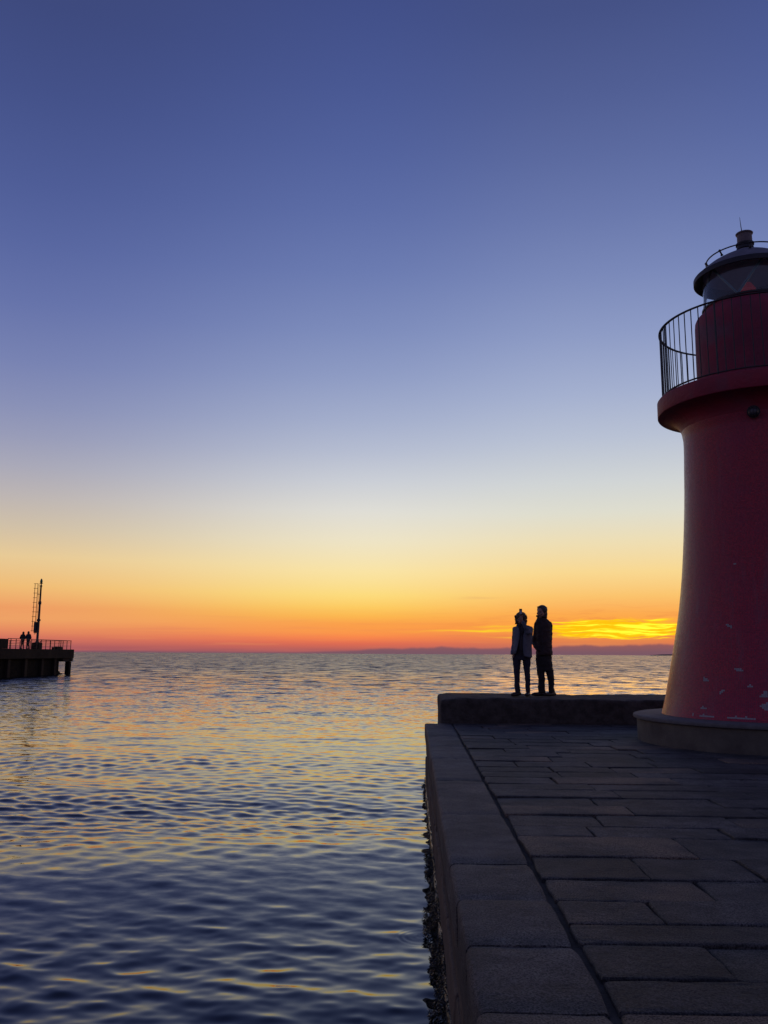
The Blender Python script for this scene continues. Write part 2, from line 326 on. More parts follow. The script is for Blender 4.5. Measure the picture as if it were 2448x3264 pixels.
# ------------------------------------------------------------------ water
WZ = -1.10
def water():
    hpx = 2.42*860.
    rows = []; r = 2.6
    while r < 14000:
        rows.append(r)
        px = min(1.2, max(.5, .5 + (6.-r)*.0)) if r > 12 else .9
        dr = r*r*px/hpx
        r += max(.011, min(dr, r*.25))
    R = np.array(rows + [14000., 40000.]); dR = np.gradient(R)
    fine = np.radians(np.arange(-50., 27., .068))
    coarse = np.radians(np.concatenate([np.arange(27., 310., 2.5)]))
    TH = np.concatenate([fine, coarse]); dT = np.concatenate([np.full(len(fine), radians(.068)), np.full(len(coarse), radians(2.5))])
    rr, tt = np.meshgrid(R, TH, indexing='ij'); x = rr*np.sin(tt); y = rr*np.cos(tt)
    cell = np.maximum(dR[:, None]*np.ones_like(tt), rr*dT[None, :]*.6)
    z = np.zeros_like(x); dx = np.zeros_like(x); dy = np.zeros_like(x)
    # gust pattern: how rough the surface is from place to place
    def lf(sx, sy, ph, n=5):
        q = np.zeros_like(x); rg = np.random.default_rng(ph)
        for _ in range(n):
            a, b, p = rg.normal(0, 1/sx), rg.normal(0, 1/sy), rg.uniform(0, 6.28); q += np.sin(a*x+b*y+p)
        return q/sqrt(n)
    gust = np.clip(.5+.42*lf(14., 2.2, 11)+.3*lf(5., 1.6, 12), 0, 1.25)
    far = np.clip((rr-7.0+1.2*lf(3., 5., 5))/6., 0, 1); far = far*far*(3-2*far)
    amp_s = (.48+.60*far)*(.35+1.1*gust)             # short ripples
    amp_m = (.75+.45*far)*(.6+.75*gust)
    lams = np.geomspace(.12, 5.5, 96)
    rg = np.random.default_rng(3)
    for lam in lams:
        k = 2*pi/lam
        spread = .50 if lam > 1. else .62
        d = rg.normal(0.15, spread)                # waves run mostly toward the pier, along -Y
        kx, ky = k*sin(d), k*cos(d); p = rg.uniform(0, 2*pi)
        slope = .0045 if lam > 2.2 else (.0045 if lam > .85 else (.0090 if lam > .50 else (.0280 if lam > .22 else .0200)))
        A = slope/k*1.0
        att = np.clip(lam/cell/2.2-1., 0, 1)
        am = (amp_m if lam > .5 else amp_s if lam < .38 else (.5*amp_m+.5*amp_s))
        # slow drift of phase so that crests are short and wander
        wob = .9*lf(lam*2.2, lam*1.8, int(lam*1000)+1, 3)
        ph = kx*x+ky*y+p+wob
        am = am*(1+.15*far) if .19 < lam < .5 else am
        s = np.sin(ph); z += A*att*am*s
        c = np.cos(ph)*A*att*am*.9; dx += c*kx/k; dy += c*ky/k
    # one long low swell rolling in obliquely, crest about eleven metres out
    ksw = 2*pi/6.6; u = y-.33*x-10.6+.45*lf(4.5, 9., 21, 4)
    z += .034*np.cos(ksw*u)*np.exp(-((u+.5)/6.5)**2)
    # a ring of ripples where something has just dropped by the wall
    for cx, cy, R0 in ((.07, 8.05, .17),):
        q = np.hypot(x-cx, y-cy); z += .0016*np.exp(-((q-R0)/.05)**2)*np.cos((q-R0)*2*pi/.06) + .001*np.exp(-(q/.08)**2)*np.cos(q*2*pi/.05)
    x = x+dx; y = y+dy
    nr, ntc = x.shape
    co = np.stack([x, y, z], -1).reshape(-1, 3).astype(np.float32)
    i = np.arange(nr-1)[:, None]; j = np.arange(ntc)[None, :]; j2 = (j+1) % ntc
    q = np.stack([i*ntc+j, i*ntc+j2, (i+1)*ntc+j2, (i+1)*ntc+j], -1).reshape(-1, 4)
    # disc closing the middle
    me = bpy.data.meshes.new('water')
    cidx = len(co); co = np.vstack([co, [[0, 0, 0]]]).astype(np.float32)
    tri = np.stack([np.arange(ntc), np.full(ntc, cidx), (np.arange(ntc)+1) % ntc], -1)
    me.vertices.add(len(co)); me.vertices.foreach_set('co', co.ravel())
    nl = q.size+tri.size; me.loops.add(nl); me.loops.foreach_set('vertex_index', np.concatenate([q.ravel(), tri.ravel()]).astype(np.int32))
    npoly = len(q)+len(tri); me.polygons.add(npoly)
    ls = np.concatenate([np.arange(len(q))*4, q.size+np.arange(len(tri))*3]).astype(np.int32)
    me.polygons.foreach_set('loop_start', ls)
    me.polygons.foreach_set('use_smooth', np.ones(npoly, bool))
    me.update(calc_edges=True); me.validate()
    if me.polygons[0].normal.z < 0: me.flip_normals()
    m = bpy.data.materials.new('sea_water'); m.use_nodes = True; nt = m.node_tree; g = G(nt); b = nt.nodes['Principled BSDF']
    b.inputs['Base Color'].default_value = (.008, .011, .014, 1); b.inputs['IOR'].default_value = 1.36
    b.inputs['Specular IOR Level'].default_value = .5
    tc = g.n('ShaderNodeTexCoord').outputs['Object']; sx = g.n('ShaderNodeSeparateXYZ'); g.link(tc, sx.inputs[0])
    dist = g.m('SQRT', g.m('ADD', g.m('POWER', sx.outputs[0], 2.), g.m('POWER', sx.outputs[1], 2.)))
    def layer(sc_, amp, d0, d1, seed, ax=.55, detail=2.):
        mp = g.n('ShaderNodeMapping'); mp.inputs['Scale'].default_value = (ax, 1., 1.); mp.inputs['Location'].default_value = (seed, seed*2.1, 0); mp.inputs['Rotation'].default_value = (0, 0, .12)
        g.link(tc, mp.inputs[0])
        nz = g.noise(mp.outputs[0], sc_, detail, .55).outputs['Color']
        v = g.n('ShaderNodeVectorMath', operation='SUBTRACT'); g.link(nz, v.inputs[0]); v.inputs[1].default_value = (.5, .5, .5)
        s = g.n('ShaderNodeVectorMath', operation='MULTIPLY'); g.link(v.outputs[0], s.inputs[0])
        a = g.sm(dist, d0, d1, 0., amp); g.link(g.xyz(g.m('MULTIPLY', a, .7), a, 0.), s.inputs[1])
        return s.outputs[0]
    tot = None
    for args in ((5.0, .65, 14., 45., 1.3), (1.6, 1.2, 25., 80., 4.2), (.5, 1.5, 30., 100., 8.4, 1.1), (.17, 1.5, 60., 200., 5.5, 2.2), (.05, 1.3, 180., 700., 6.5, 4.), (14., .08, 4., 12., 2.2)):
        q_ = layer(*args)
        if tot is None: tot = q_
        else:
            ad = g.n('ShaderNodeVectorMath', operation='ADD'); g.link(tot, ad.inputs[0]); g.link(q_, ad.inputs[1]); tot = ad.outputs[0]
    geo = g.n('ShaderNodeNewGeometry'); ad = g.n('ShaderNodeVectorMath', operation='ADD'); g.link(geo.outputs['Normal'], ad.inputs[0]); g.link(tot, ad.inputs[1])
    ad2 = g.n('ShaderNodeVectorMath', operation='ADD'); g.link(ad.outputs[0], ad2.inputs[0])   # normals leaned toward the pier so far reflections pick up higher sky
    g.link(g.xyz(0., g.sm(dist, 12., 80., 0., -.075), 0.), ad2.inputs[1])
    nn = g.n('ShaderNodeVectorMath', operation='NORMALIZE'); g.link(ad2.outputs[0], nn.inputs[0]); g.link(nn.outputs[0], b.inputs['Normal'])
    g.link(g.m('MULTIPLY', g.m('POWER', g.m('DIVIDE', g.m('MINIMUM', dist, 150.), 150.), .8), .25), b.inputs['Roughness'])
    me.materials.append(m)
    o = bpy.data.objects.new('water', me); COL.objects.link(o); o.location.z = WZ
    tag(o, kind='structure')
water()

# ------------------------------------------------------------------ our pier: paving, kerb, quay wall
def slab(bm, x0, x1, y0, y1, z, th=.08, r=.009, jit=.006, rnd=.018, tilt=.004, step=.07, left_round=0.):
    """one hewn stone with worn, uneven edges"""
    def outline(inset, jj):
        pts = []
        xa, xb, ya, yb = x0+inset, x1-inset, y0+inset, y1-inset
        c = rnd
        nx = max(2, int((x1-x0)/step)); ny = max(2, int((y1-y0)/step))
        for k in range(nx): pts.append((xa+c+(xb-xa-2*c)*k/(nx-1) if nx > 1 else xa, ya, 0))
        for k in range(ny): pts.append((xb, ya+c+(yb-ya-2*c)*k/(ny-1), 1))
        for k in range(nx): pts.append((xb-c-(xb-xa-2*c)*k/(nx-1), yb, 2))
        for k in range(ny): pts.append((xa, yb-c-(yb-ya-2*c)*k/(ny-1), 3))
        return pts
    base = outline(0, 0); n = len(base)
    J = [(random.uniform(-jit, jit), random.uniform(-jit, jit)) for _ in range(n)]
    for i in range(1, n): J[i] = (J[i][0]*.6+J[i-1][0]*.6, J[i][1]*.6+J[i-1][1]*.6)
    tx, ty = random.uniform(-tilt, tilt), random.uniform(-tilt, tilt)
    cx, cy = (x0+x1)/2, (y0+y1)/2
    def zz(x, y): return tx*(x-cx)+ty*(y-cy)
    loops = []
    for inset, dz in ((.0, -th), (.0, -r), (r*.35, -r*.3), (r, 0.), (r*3.2, .0015)):
        lp = outline(inset, 0)
        loops.append([bm.verts.new((p[0]+j[0], p[1]+j[1], z+dz+zz(p[0], p[1])+random.uniform(-.0012, .0012))) for p, j in zip(lp, J)])
    for A, B in zip(loops[:-1], loops[1:]):
        for k in range(n): bm.faces.new((A[k], A[(k+1) % n], B[(k+1) % n], B[k]))
    bm.faces.new(loops[-1])
XR = 13.0; YB = -7.0; YE = 17.2
bm = bmesh.new()
near = [1.3, 1.75, 2.2, 2.65, 3.08, 3.51, 3.86, 4.30, 4.60, 5.02, 5.47, 6.03, 6.69, 7.08, 7.55, 7.98, 8.45, 8.9, 9.3, 9.8, 10.25, 10.7, 11.2, 11.7, 12.2, 12.65, 13.13, 13.6, 14.1, 14.6, 15.1, 15.6, 16.1, 16.6, YE]
rowsY = list(np.arange(YB, 1.2, .42)) + near
fixed = {5.47: 1.43, 5.02: 1.675, 4.60: 1.27, 3.86: 1.354, 3.51: 2.05, 4.30: 2.0, 6.03: 1.9, 6.69: 1.35, 3.08: 1.5}
for a, b in zip(rowsY[:-1], rowsY[1:]):
    x = .774 + random.uniform(-.004, .005); first = True
    while x < XR:
        ln = random.uniform(.6, 1.35)
        x1 = x+ln
        if first:
            x1 = fixed.get(round(a, 2), x+random.uniform(.4, 1.2)); first = False
        x1 = min(x1, XR)
        if x1-x > .12:
            gp = random.uniform(.003, .010)
            slab(bm, x+gp, x1-gp, a+gp, b-gp, random.uniform(-.010, .006), jit=.011, tilt=.008)
        x = x1
pav = bm_obj('pavement', bm, M['paver']); tag(pav, kind='structure')
bm = bmesh.new(); box(bm, .26, XR+.2, YB, YE-.005, -.5, -.032)
tag(bm_obj('joint_bed', bm, M['joint']), kind='structure')
# kerb stones along the edge
bm = bmesh.new()
KY = [YB, -5.4, -3.9, -2.4, -1.0, .3, 1.2, 2.0, 2.76, 3.52, 4.27, 5.02, 5.85, 7.57, 9.55, 11.51, 12.99, 14.6, YE]
for a, b in zip(KY[:-1], KY[1:]):
    gp = .007 if b < 6 else .003
    x0 = .235+random.uniform(-.004, .006); x1 = .750+random.uniform(-.006, .004); z0 = -.27; zt = random.uniform(-.003, .004)
    ny = max(4, int((b-a)/.08)); prof = []
    R_ = .035
    prof.append((x0+.006, z0))
    for q in range(3): prof.append((x0, z0+.05+(-R_-z0-.05)*(q)/2 if q else z0+.04))
    for q in range(1, 6):
        an = pi-q/5*pi/2; prof.append((x0+R_+R_*cos(an), -R_+R_*sin(an)))
    for q in range(1, 6): prof.append((x0+R_+(x1-.02-x0-R_)*q/5, random.uniform(-.0015, .0015)))
    prof.append((x1-.006, -.006)); prof.append((x1, -.03)); prof.append((x1, z0))
    rings = []
    wob = [0.]*len(prof)
    for s in range(ny+1):
        yy = a+gp+(b-a-2*gp)*s/ny
        endk = .012 if s in (0, ny) else (.004 if s in (1, ny-1) else 0)
        wob = [w_*.7+random.uniform(-.0022, .0022) for w_ in wob]
        ring = []
        for (px, pz), w_ in zip(prof, wob):
            ring.append(bm.verts.new((px+(endk*.6 if px < x0+.1 else (-endk*.6 if px > x1-.03 else 0))+w_, yy, zt+pz-(endk if pz > -.2 else 0)+w_*.8)))
        rings.append(ring)
    for A, B in zip(rings[:-1], rings[1:]):
        for k in range(len(prof)-1): bm.faces.new((A[k], A[k+1], B[k+1], B[k]))
        bm.faces.new((A[-1], A[0], B[0], B[-1]))
    bm.faces.new(rings[0]); bm.faces.new(rings[-1][::-1])
tag(bm_obj('kerb', bm, M['kerb'], smooth=True, sharp=40), kind='structure')
# quay wall below the kerb: three courses of blocks
def rough_block(bm, x0, x1, y0, y1, z0, z1, amp=.01, cut=6, bev=.02):
    b2 = bmesh.new(); box(b2, x0, x1, y0, y1, z0, z1, bev, 2)
    es = [e for e in b2.edges if e.calc_length() > .25]
    bmesh.ops.subdivide_edges(b2, edges=es, cuts=cut, use_grid_fill=True)
    from mathutils import noise as nz
    for v in b2.verts:
        p = v.co*3.1+Vector((5.3, 2.2, 9.1)); q = v.co*9.
        v.co += (nz.noise_vector(p)*amp+nz.noise_vector(q)*amp*.45)
    me = bpy.data.meshes.new('tmp'); b2.to_mesh(me); b2.free(); bm.from_mesh(me); bpy.data.meshes.remove(me)
qr = empty('quay_wall', (0, 0, -1.7)); tag(qr, 'brown stone quay wall dropping from the kerb to the sea', 'quay wall')
bm = bmesh.new(); off = 0
for z0, z1, xo in ((-.62, -.275, .262), (-1.0, -.625, .25),):
    y = YB+off; off += .55
    while y < YE:
        ln = random.uniform(.9, 1.6); y1 = min(y+ln, YE-.01)
        rough_block(bm, xo+random.uniform(-.008, .008), 1.2, y+.008, y1-.008, z0+1.7, z1+1.7, .010, 5)
        y = y+ln
for z0, z1 in ((-1.0, -.03),):   # far end face and right side
    box(bm, .30, XR+.2, 16.6, YE-.02, z0+1.7, z1+1.7-.01); box(bm, XR, XR+.22, YB, 16.59, z0+1.7, z1+1.7-.01); box(bm, .27, XR, YB-.1, YB+.3, z0+1.7, z1+1.7-.01)
bm_obj('masonry', bm, M['quay'], qr)
bm = bmesh.new()
y = YB
while y < YE:
    ln = random.uniform(1.2, 2.); y1 = min(y+ln, YE-.01)
    rough_block(bm, .228, 1.2, y+.006, y1-.006, 0, .695, .016, 6, .03); y += ln
box(bm, .35, XR+.2, 16.6, YE-.02, 0, .69); box(bm, XR, XR+.22, YB, 16.59, 0, .69)
bm_obj('footing', bm, M['wet'], qr)

# raised concrete block across the end of the pier
sw = bmesh.new()
b2 = bmesh.new(); box(b2, .555, 14.5, YE-.01, 19.55, -1.7, .462, .05, 3)
bmesh.ops.subdivide_edges(b2, edges=[e for e in b2.edges if e.calc_length() > 3], cuts=90, use_grid_fill=True)
bmesh.ops.subdivide_edges(b2, edges=[e for e in b2.edges if e.calc_length() > 1.], cuts=18, use_grid_fill=True)
from mathutils import noise as mnz
for v in b2.verts:
    v.co += mnz.noise_vector(v.co*1.6)*.022+mnz.noise_vector(v.co*6.)*.012+mnz.noise_vector(v.co*19.)*.006
    if v.co.z > .3: v.co.z += .02*max(0, 1-(v.co.x-.5)/3.)+.012*mnz.noise(Vector((v.co.x*7, v.co.y*7, 0)))
    if v.co.x < .8 and v.co.z > .38: v.co.z -= (.8-v.co.x)*.14
o = bm_obj('sea_wall', b2, M['seawall'], smooth=True, sharp=50)
tag(o, 'long low block of rough dark concrete across the pier end, under the two standing people', 'sea wall')

# seaweed fringe along the waterline
def seaweed():
    vs, fs = [], []
    rg = random.Random(5)
    clumps = []
    y = 2.0
    while y < 16.5:
        dens = 1.0 if y < 11 else .5
        clumps.append((y, (.025+.13*rg.random()**2.2+.05*max(0, mnz.noise(Vector((y*1.3, 0, 0)))))*(1 if y < 11.5 else .4), rg.uniform(.05, .22)))
        y += rg.uniform(.08, .22)/dens
    for cy, ext, sp in clumps:
        for _ in range(int(120+ext*1500)):
            u = rg.random()**1.3
            x = .255-ext*u; yy = cy+rg.gauss(0, sp*.6); z = WZ+.10*(1-u)*rg.random()+.008
            d = Vector((-rg.uniform(.3, 1.)*(.4+u), rg.gauss(0, .8), rg.uniform(-.1, .55)*(1-u*.6))).normalized()
            ln = rg.uniform(.012, .042); wd = rg.uniform(.0025, .008)
            s = d.cross(Vector((rg.gauss(0, .4), rg.gauss(0, .4), 1))).normalized()*wd
            p = Vector((x, yy, z)); m = p+d*ln*.55+Vector((0, 0, .006)); e = p+d*ln+Vector((0, 0, -.006))
            i = len(vs); vs += [p-s*.4, p+s*.4, m+s, m-s, e]; fs += [(i, i+1, i+2, i+3), (i+3, i+2, i+4)]
    o = mesh_obj('seaweed', vs, fs, M['weed']); tag(o, 'black seaweed fringe clinging to the foot of the quay wall', 'seaweed', kind='stuff')
seaweed()

# ------------------------------------------------------------------ lighthouse
LX, LY = 5.658, 13.90
lh = empty('lighthouse', (LX, LY, 0)); tag(lh, 'stout red mosaic lighthouse with round gallery and glass lantern on a low concrete plinth', 'lighthouse')
bm = bmesh.new(); lathe(bm, [(2.085, -.03), (2.09, .10), (2.093, .24), (2.094, .333)], 160); bm_obj('plinth', bm, M['plinth'], lh, True)
bm = bmesh.new(); lathe(bm, [(2.08, .334), (2.125, .336), (2.142, .346), (2.146, .362), (2.146, .382), (2.138, .396), (2.12, .402), (1.2, .408)], 160); bm_obj('plinth_cap', bm, M['cap'], lh, True, 35)
# smooth shaft profile
P = [(1.705, .405), (1.645, .62), (1.564, 1.004), (1.452, 1.553), (1.366, 2.026), (1.298, 2.533), (1.250, 3.02), (1.212, 3.506), (1.185, 3.95), (1.170, 4.334), (1.158, 4.62), (1.155, 4.81), (1.160, 4.90), (1.178, 5.01)]
def resample(P, n):
    P = [Vector((a, b, 0)) for a, b in P]; out = []
    for i in range(len(P)-1):
        p0 = P[max(i-1, 0)]; p1 = P[i]; p2 = P[i+1]; p3 = P[min(i+2, len(P)-1)]
        for k in range(n):
            t_ = k/n; out.append(.5*((2*p1)+(-p0+p2)*t_+(2*p0-5*p1+4*p2-p3)*t_*t_+(-p0+3*p1-3*p2+p3)*t_**3))
    out.append(P[-1]); return [(v.x, v.y) for v in out]
PS = resample(P, 5)
def rad(z):
    for (a, b), (c, d) in zip(PS[:-1], PS[1:]):
        if b <= z <= d: return a+(c-a)*(z-b)/(d-b)
    return PS[-1][0]
nseg = 192; vs, fs, uv = [], [], []
arc = 0; last = None
for r, z in PS:
    if last: arc += hypot(r-last[0], z-last[1])
    last = (r, z)
    for k in range(nseg+1):
        th = 2*pi*k/nseg; vs.append((r*cos(th), r*sin(th), z)); uv.append((th*1.33056, arc))   # 1.3369*2pi = 380 tiles of 2.2 cm
for i in range(len(PS)-1):
    for k in range(nseg):
        a = i*(nseg+1)+k; fs.append((a, a+1, a+nseg+2, a+nseg+1))
shaft = mesh_obj('tower_shaft', vs, fs, M['mosaic'], lh, True, uv)
# flared corbel and gallery
bm = bmesh.new()
lathe(bm, resample([(1.178, 5.01), (1.205, 5.085), (1.26, 5.165), (1.335, 5.222), (1.43, 5.256), (1.52, 5.268)], 5), 160); bm_obj('corbel', bm, M['redpaint'], lh, True, 50)
bm = bmesh.new(); lathe(bm, [(1.52, 5.268), (1.542, 5.270), (1.548, 5.280), (1.546, 5.530), (1.535, 5.545), (.8, 5.55)], 160); bm_obj('gallery', bm, M['redpaint'], lh, True, 35)
# drum under the lantern
bm = bmesh.new(); lathe(bm, [(.888, 5.545), (.885, 6.2), (.876, 6.80), (.868, 6.88), (.845, 6.93), (.80, 6.975), (.745, 7.01), (.725, 7.04), (.724, 7.075)], 128); bm_obj('drum', bm, M['drumpaint'], lh, True, 50)
bm = bmesh.new(); lathe(bm, [(.724, 7.075), (.745, 7.077), (.748, 7.105), (.735, 7.112), (.66, 7.112)], 128); bm_obj('lantern_sill', bm, M['iron'], lh, True, 35)
# glass
bm = bmesh.new(); lathe(bm, [(.715, 7.10), (.715, 7.70)], 96); bm_obj('lantern_glass', bm, M['glass'], lh, True)
la = empty('astragals', (0, 0, 0), 0, lh)
nA = 5
for k in range(nA):
    for s in (-1, 1):
        bm = bmesh.new(); pts = []
        for q in range(7):
            th = 2*pi*(k+.27+s*.5*q/6)/nA; pts.append((.70*cos(th), .70*sin(th), 7.105+.60*q/6))
        tube(bm, pts, .020, 6); bm_obj('astragal', bm, M['teal'], la)
# lamp
lp = empty('beacon_lamp', (0, 0, 7.2), 0, lh)
bm = bmesh.new(); lathe(bm, [(.10, -.1), (.10, .05), (.0, .05)], 24); bm_obj('lamp_stand', bm, M['iron'], lp, True, 40)
bm = bmesh.new(); lathe(bm, [(.165, .05), (.172, .10), (.150, .13), (.155, .15), (.122, .20), (.125, .22), (.085, .29), (.055, .335), (.0, .34)], 32); bm_obj('red_lens', bm, M['redlens'], lp, True, 40)
bm = bmesh.new(); lathe(bm, [(.05, .335), (.052, .36), (.03, .385), (0, .39)], 20); bm_obj('lens_cap', bm, M['paleglass'], lp, True, 40)
# roof
rf = [(.705, 7.705), (.72, 7.68), (.80, 7.605), (.848, 7.578), (.857, 7.585), (.857, 7.660), (.848, 7.672)]
bm = bmesh.new(); lathe(bm, rf+[(.70, 7.72)], 128); bm_obj('roof_brim', bm, M['brim'], lh, True, 40)
bm = bmesh.new(); lathe(bm, [(.850, 7.668), (.74, 7.765), (.62, 7.860), (.47, 7.950), (.30, 8.038), (.18, 8.095), (.128, 8.125)], 96); rfo = bm_obj('roof', bm, M['roofm'], lh, True, 60)
bm = bmesh.new(); lathe(bm, [(.704, 7.71), (.5, 7.79), (.2, 7.88), (0, 7.91)], 64); bm_obj('ceiling', bm, M['ceil'], lh, True)
vt = empty('vent', (0, 0, 8.11), 0, lh)
bm = bmesh.new(); lathe(bm, [(.122, 0), (.120, .29), (.137, .303), (.141, .318), (.135, .325), (.0, .33)], 40); bm_obj('vent_pipe', bm, M['ventm'], vt, True, 40)
bm = bmesh.new(); lathe(bm, [(.122, .02), (.140, .03), (.138, .055), (.128, .07), (.128, .10), (.147, .105), (.147, .135), (.122, .14)], 40); bm_obj('vent_collar', bm, M['brim'], vt, True, 40)
bm = bmesh.new(); tube(bm, [(-.035, 0, 8.43), (-.047, 0, 8.56), (-.058, 0, 8.73)], [.009, .007, .003], 6); bm_obj('lightning_rod', bm, M['iron'], lh)
rr_ = empty('roof_rail', (0, 0, 0), 0, lh)
bm = bmesh.new(); tube(bm, ring_pts(.635, 7.965, 80), .0115, 8, True); bm_obj('rail_hoop', bm, M['iron'], rr_, True)
for k in range(8):
    th = radians(205)+2*pi*k/8+.09
    bm = bmesh.new(); tube(bm, [(.635*cos(th), .635*sin(th), 7.965), (.60*cos(th), .60*sin(th), 7.92), (.585*cos(th), .585*sin(th), 7.89)], [.012, .014, .026], 8); ball(bm, (.637*cos(th), .637*sin(th), 7.968), .023); bm_obj('stanchion', bm, M['iron'], rr_, True)
# gallery railing
gr = empty('gallery_railing', (0, 0, 0), 0, lh)
bm = bmesh.new(); rt = 1.452
for a, b in ((6.752, 6.766),):
    lathe(bm, [(rt-.022, a), (rt+.022, a), (rt+.022, b), (rt-.022, b)], 128, True)
bm_obj('top_rail', bm, M['iron'], gr)
bm = bmesh.new(); lathe(bm, [(rt-.02, 5.600), (rt+.02, 5.600), (rt+.02, 5.613), (rt-.02, 5.613)], 128, True); bm_obj('bottom_rail', bm, M['iron'], gr)
nb = 68; bm = bmesh.new(); tube(bm, [(rt, 0, 5.61), (rt, 0, 6.755)], .0085, 6); b0 = bm_obj('baluster', bm, M['iron'], gr)
for k in range(nb):
    if k == 0: c = b0
    else: c = b0.copy(); COL.objects.link(c)
    c.rotation_euler.z = 2*pi*k/nb
bm = bmesh.new(); tube(bm, [(rt, 0, 5.54), (rt, 0, 6.755)], .013, 8); p0 = bm_obj('post', bm, M['iron'], gr)
for k in range(8):
    if k == 0: c = p0
    else: c = p0.copy(); COL.objects.link(c)
    c.rotation_euler.z = 2*pi*k/8+radians(3)
# bulkhead lamp under the gallery (faces the camera side)
thl = atan2(-LY, -LX)-.03
wl = empty('wall_lamp', (1.19*cos(thl), 1.19*sin(thl), 4.98), thl, lh)
bm = bmesh.new(); tube(bm, [(0, 0, 0), (.05, 0, -.01)], .095, 24); bm_obj('lamp_base', bm, M['iron'], wl)
bm = bmesh.new(); ball(bm, (.05, 0, -.01), .078, 3, (.7, 1, 1)); bm_obj('lamp_globe', bm, M['lampg'], wl, True)
bm = bmesh.new()
for s in (-1, 0, 1): tube(bm, [(.05+.06*cos(q)*(1 if not s else .8), s*.05, -.01+.085*sin(q)*(1 if not s else .85)) for q in np.linspace(-pi/2, pi/2, 9)], .006, 5)
bm_obj('lamp_guard', bm, M['iron'], wl)
# places where the mosaic has fallen off (cells on the 3 cm tile grid)
PATCH = PATCH_LIST = None
def patches(lst):
    vs, fs = [], []
    ct = 2*pi/380
    for th, z, cells in lst:
        k0 = round(th/ct); i0 = round(z/.022)
        for a, b in cells:
            t0, t1 = (k0+a+.04)*ct, (k0+a+.98)*ct
            z0, z1 = (i0+b+.02)*.022, (i0+b+.98)*.022
            i = len(vs)
            for tt_, zz_ in ((t0, z0), (t1, z0), (t1, z1), (t0, z1)):
                r = rad(zz_)+.0025; vs.append((r*cos(tt_), r*sin(tt_), zz_))
            fs.append((i, i+1, i+2, i+3))
    return mesh_obj('bare_patch', vs, fs, M['bare'], lh)
def blk(w_, h_): return [(a, b) for a in range(w_) for b in range(h_)]
for th_, z_, cells_ in ((-2.6112, .948, blk(3, 2)+[(0, 2), (3, 0)]), (-2.4347, .774, [(0, 0), (0, 1), (1, 1), (1, 2), (2, 2)]),
        (-2.283, 1.09, blk(2, 2)+[(2, 1), (2, 0), (3, 0), (-1, 1)]), (-2.1878, .874, [(0, 0), (1, 0), (1, 1), (2, 0)]), (-2.6121, .555, blk(3, 1)+[(1, 1), (3, 0)]),
        (-2.701, .448, [(0, 0), (0, 1)]), (-2.3814, 1.74, [(0, 0), (1, 0), (0, 1), (-1, 1), (2, 0), (2, -1)]), (-2.3074, 2.661, [(0, 0), (1, 0)]),
        (-2.0637, .600, blk(6, 3)+[(-1, 1), (6, 0), (7, 0), (2, 3), (3, 3), (1, -1), (2, -1), (8, 0)]), (-2.0458, .740, blk(2, 4)+[(-1, 0), (-1, 1), (-2, 0)]),
        (-2.62, .440, [(a, 0) for a in range(9)]+[(2, 1)]), (-2.34, .432, [(a, 0) for a in range(14)]+[(9, 1), (4, 1)])):
    patches([(th_, z_, cells_)])
# ------------------------------------------------------------------ the far pier
FX = -38.43
fp = empty('far_pier', (FX, 70, -1.1)); tag(fp, 'dark concrete pier across the water on the left, its end deck carried on a pillar', 'pier')
def fbox(name, mt, *bxs, bev=.03, parent=None):
    bm = bmesh.new()
    for x0, x1, y0, y1, z0, z1 in bxs: box(bm, x0-FX, x1-FX, y0-70, y1-70, z0+1.1, z1+1.1, bev, 1)
    return bm_obj(name, bm, mt, parent or fp)
XB = FX-7.5
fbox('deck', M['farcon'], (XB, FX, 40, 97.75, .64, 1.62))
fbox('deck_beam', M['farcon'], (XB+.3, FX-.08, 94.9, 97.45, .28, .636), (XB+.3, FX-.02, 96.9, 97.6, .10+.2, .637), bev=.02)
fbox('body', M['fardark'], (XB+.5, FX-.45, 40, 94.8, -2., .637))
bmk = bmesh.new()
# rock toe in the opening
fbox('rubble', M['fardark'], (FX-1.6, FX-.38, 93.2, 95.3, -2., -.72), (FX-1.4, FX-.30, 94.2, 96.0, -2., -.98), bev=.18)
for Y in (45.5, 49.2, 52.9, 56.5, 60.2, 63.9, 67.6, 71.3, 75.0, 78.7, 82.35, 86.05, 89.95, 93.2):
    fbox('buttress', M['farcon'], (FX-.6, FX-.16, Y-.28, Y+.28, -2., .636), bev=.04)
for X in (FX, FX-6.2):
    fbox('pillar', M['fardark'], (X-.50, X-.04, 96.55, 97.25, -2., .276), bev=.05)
tag(fbox('parapet', M['farcon'], (FX-.45, FX-.02, 40, 81.45, 1.624, 2.54), parent=fp))
# things on the far pier
pd = empty('mast_pedestal', (FX-.45, 88.8, 1.622)); tag(pd, 'square concrete pedestal under the beacon mast on the far pier', 'pedestal')
bm = bmesh.new(); box(bm, -.42, .40, -.45, .45, 0, .62, .03, 2); bm_obj('block', bm, M['farcon'], pd)
bm = bmesh.new(); box(bm, -.3, .3, -.3, .3, .622, .66, .01, 1); bm_obj('base_slab', bm, M['farcon'], pd)
bx = empty('concrete_block', (FX-.35, 93.85, 1.622)); tag(bx, 'low dark concrete block on the deck behind the railing near the far pier tip', 'block')
bm = bmesh.new(); box(bm, -.33, .30, -.75, .78, 0, .24, .03, 2); bm_obj('body', bm, M['farcon'], bx)
bm = bmesh.new(); box(bm, -.25, .25, -.35, .6, .242, .31, .02, 1); bm_obj('lid', bm, M['farcon'], bx)
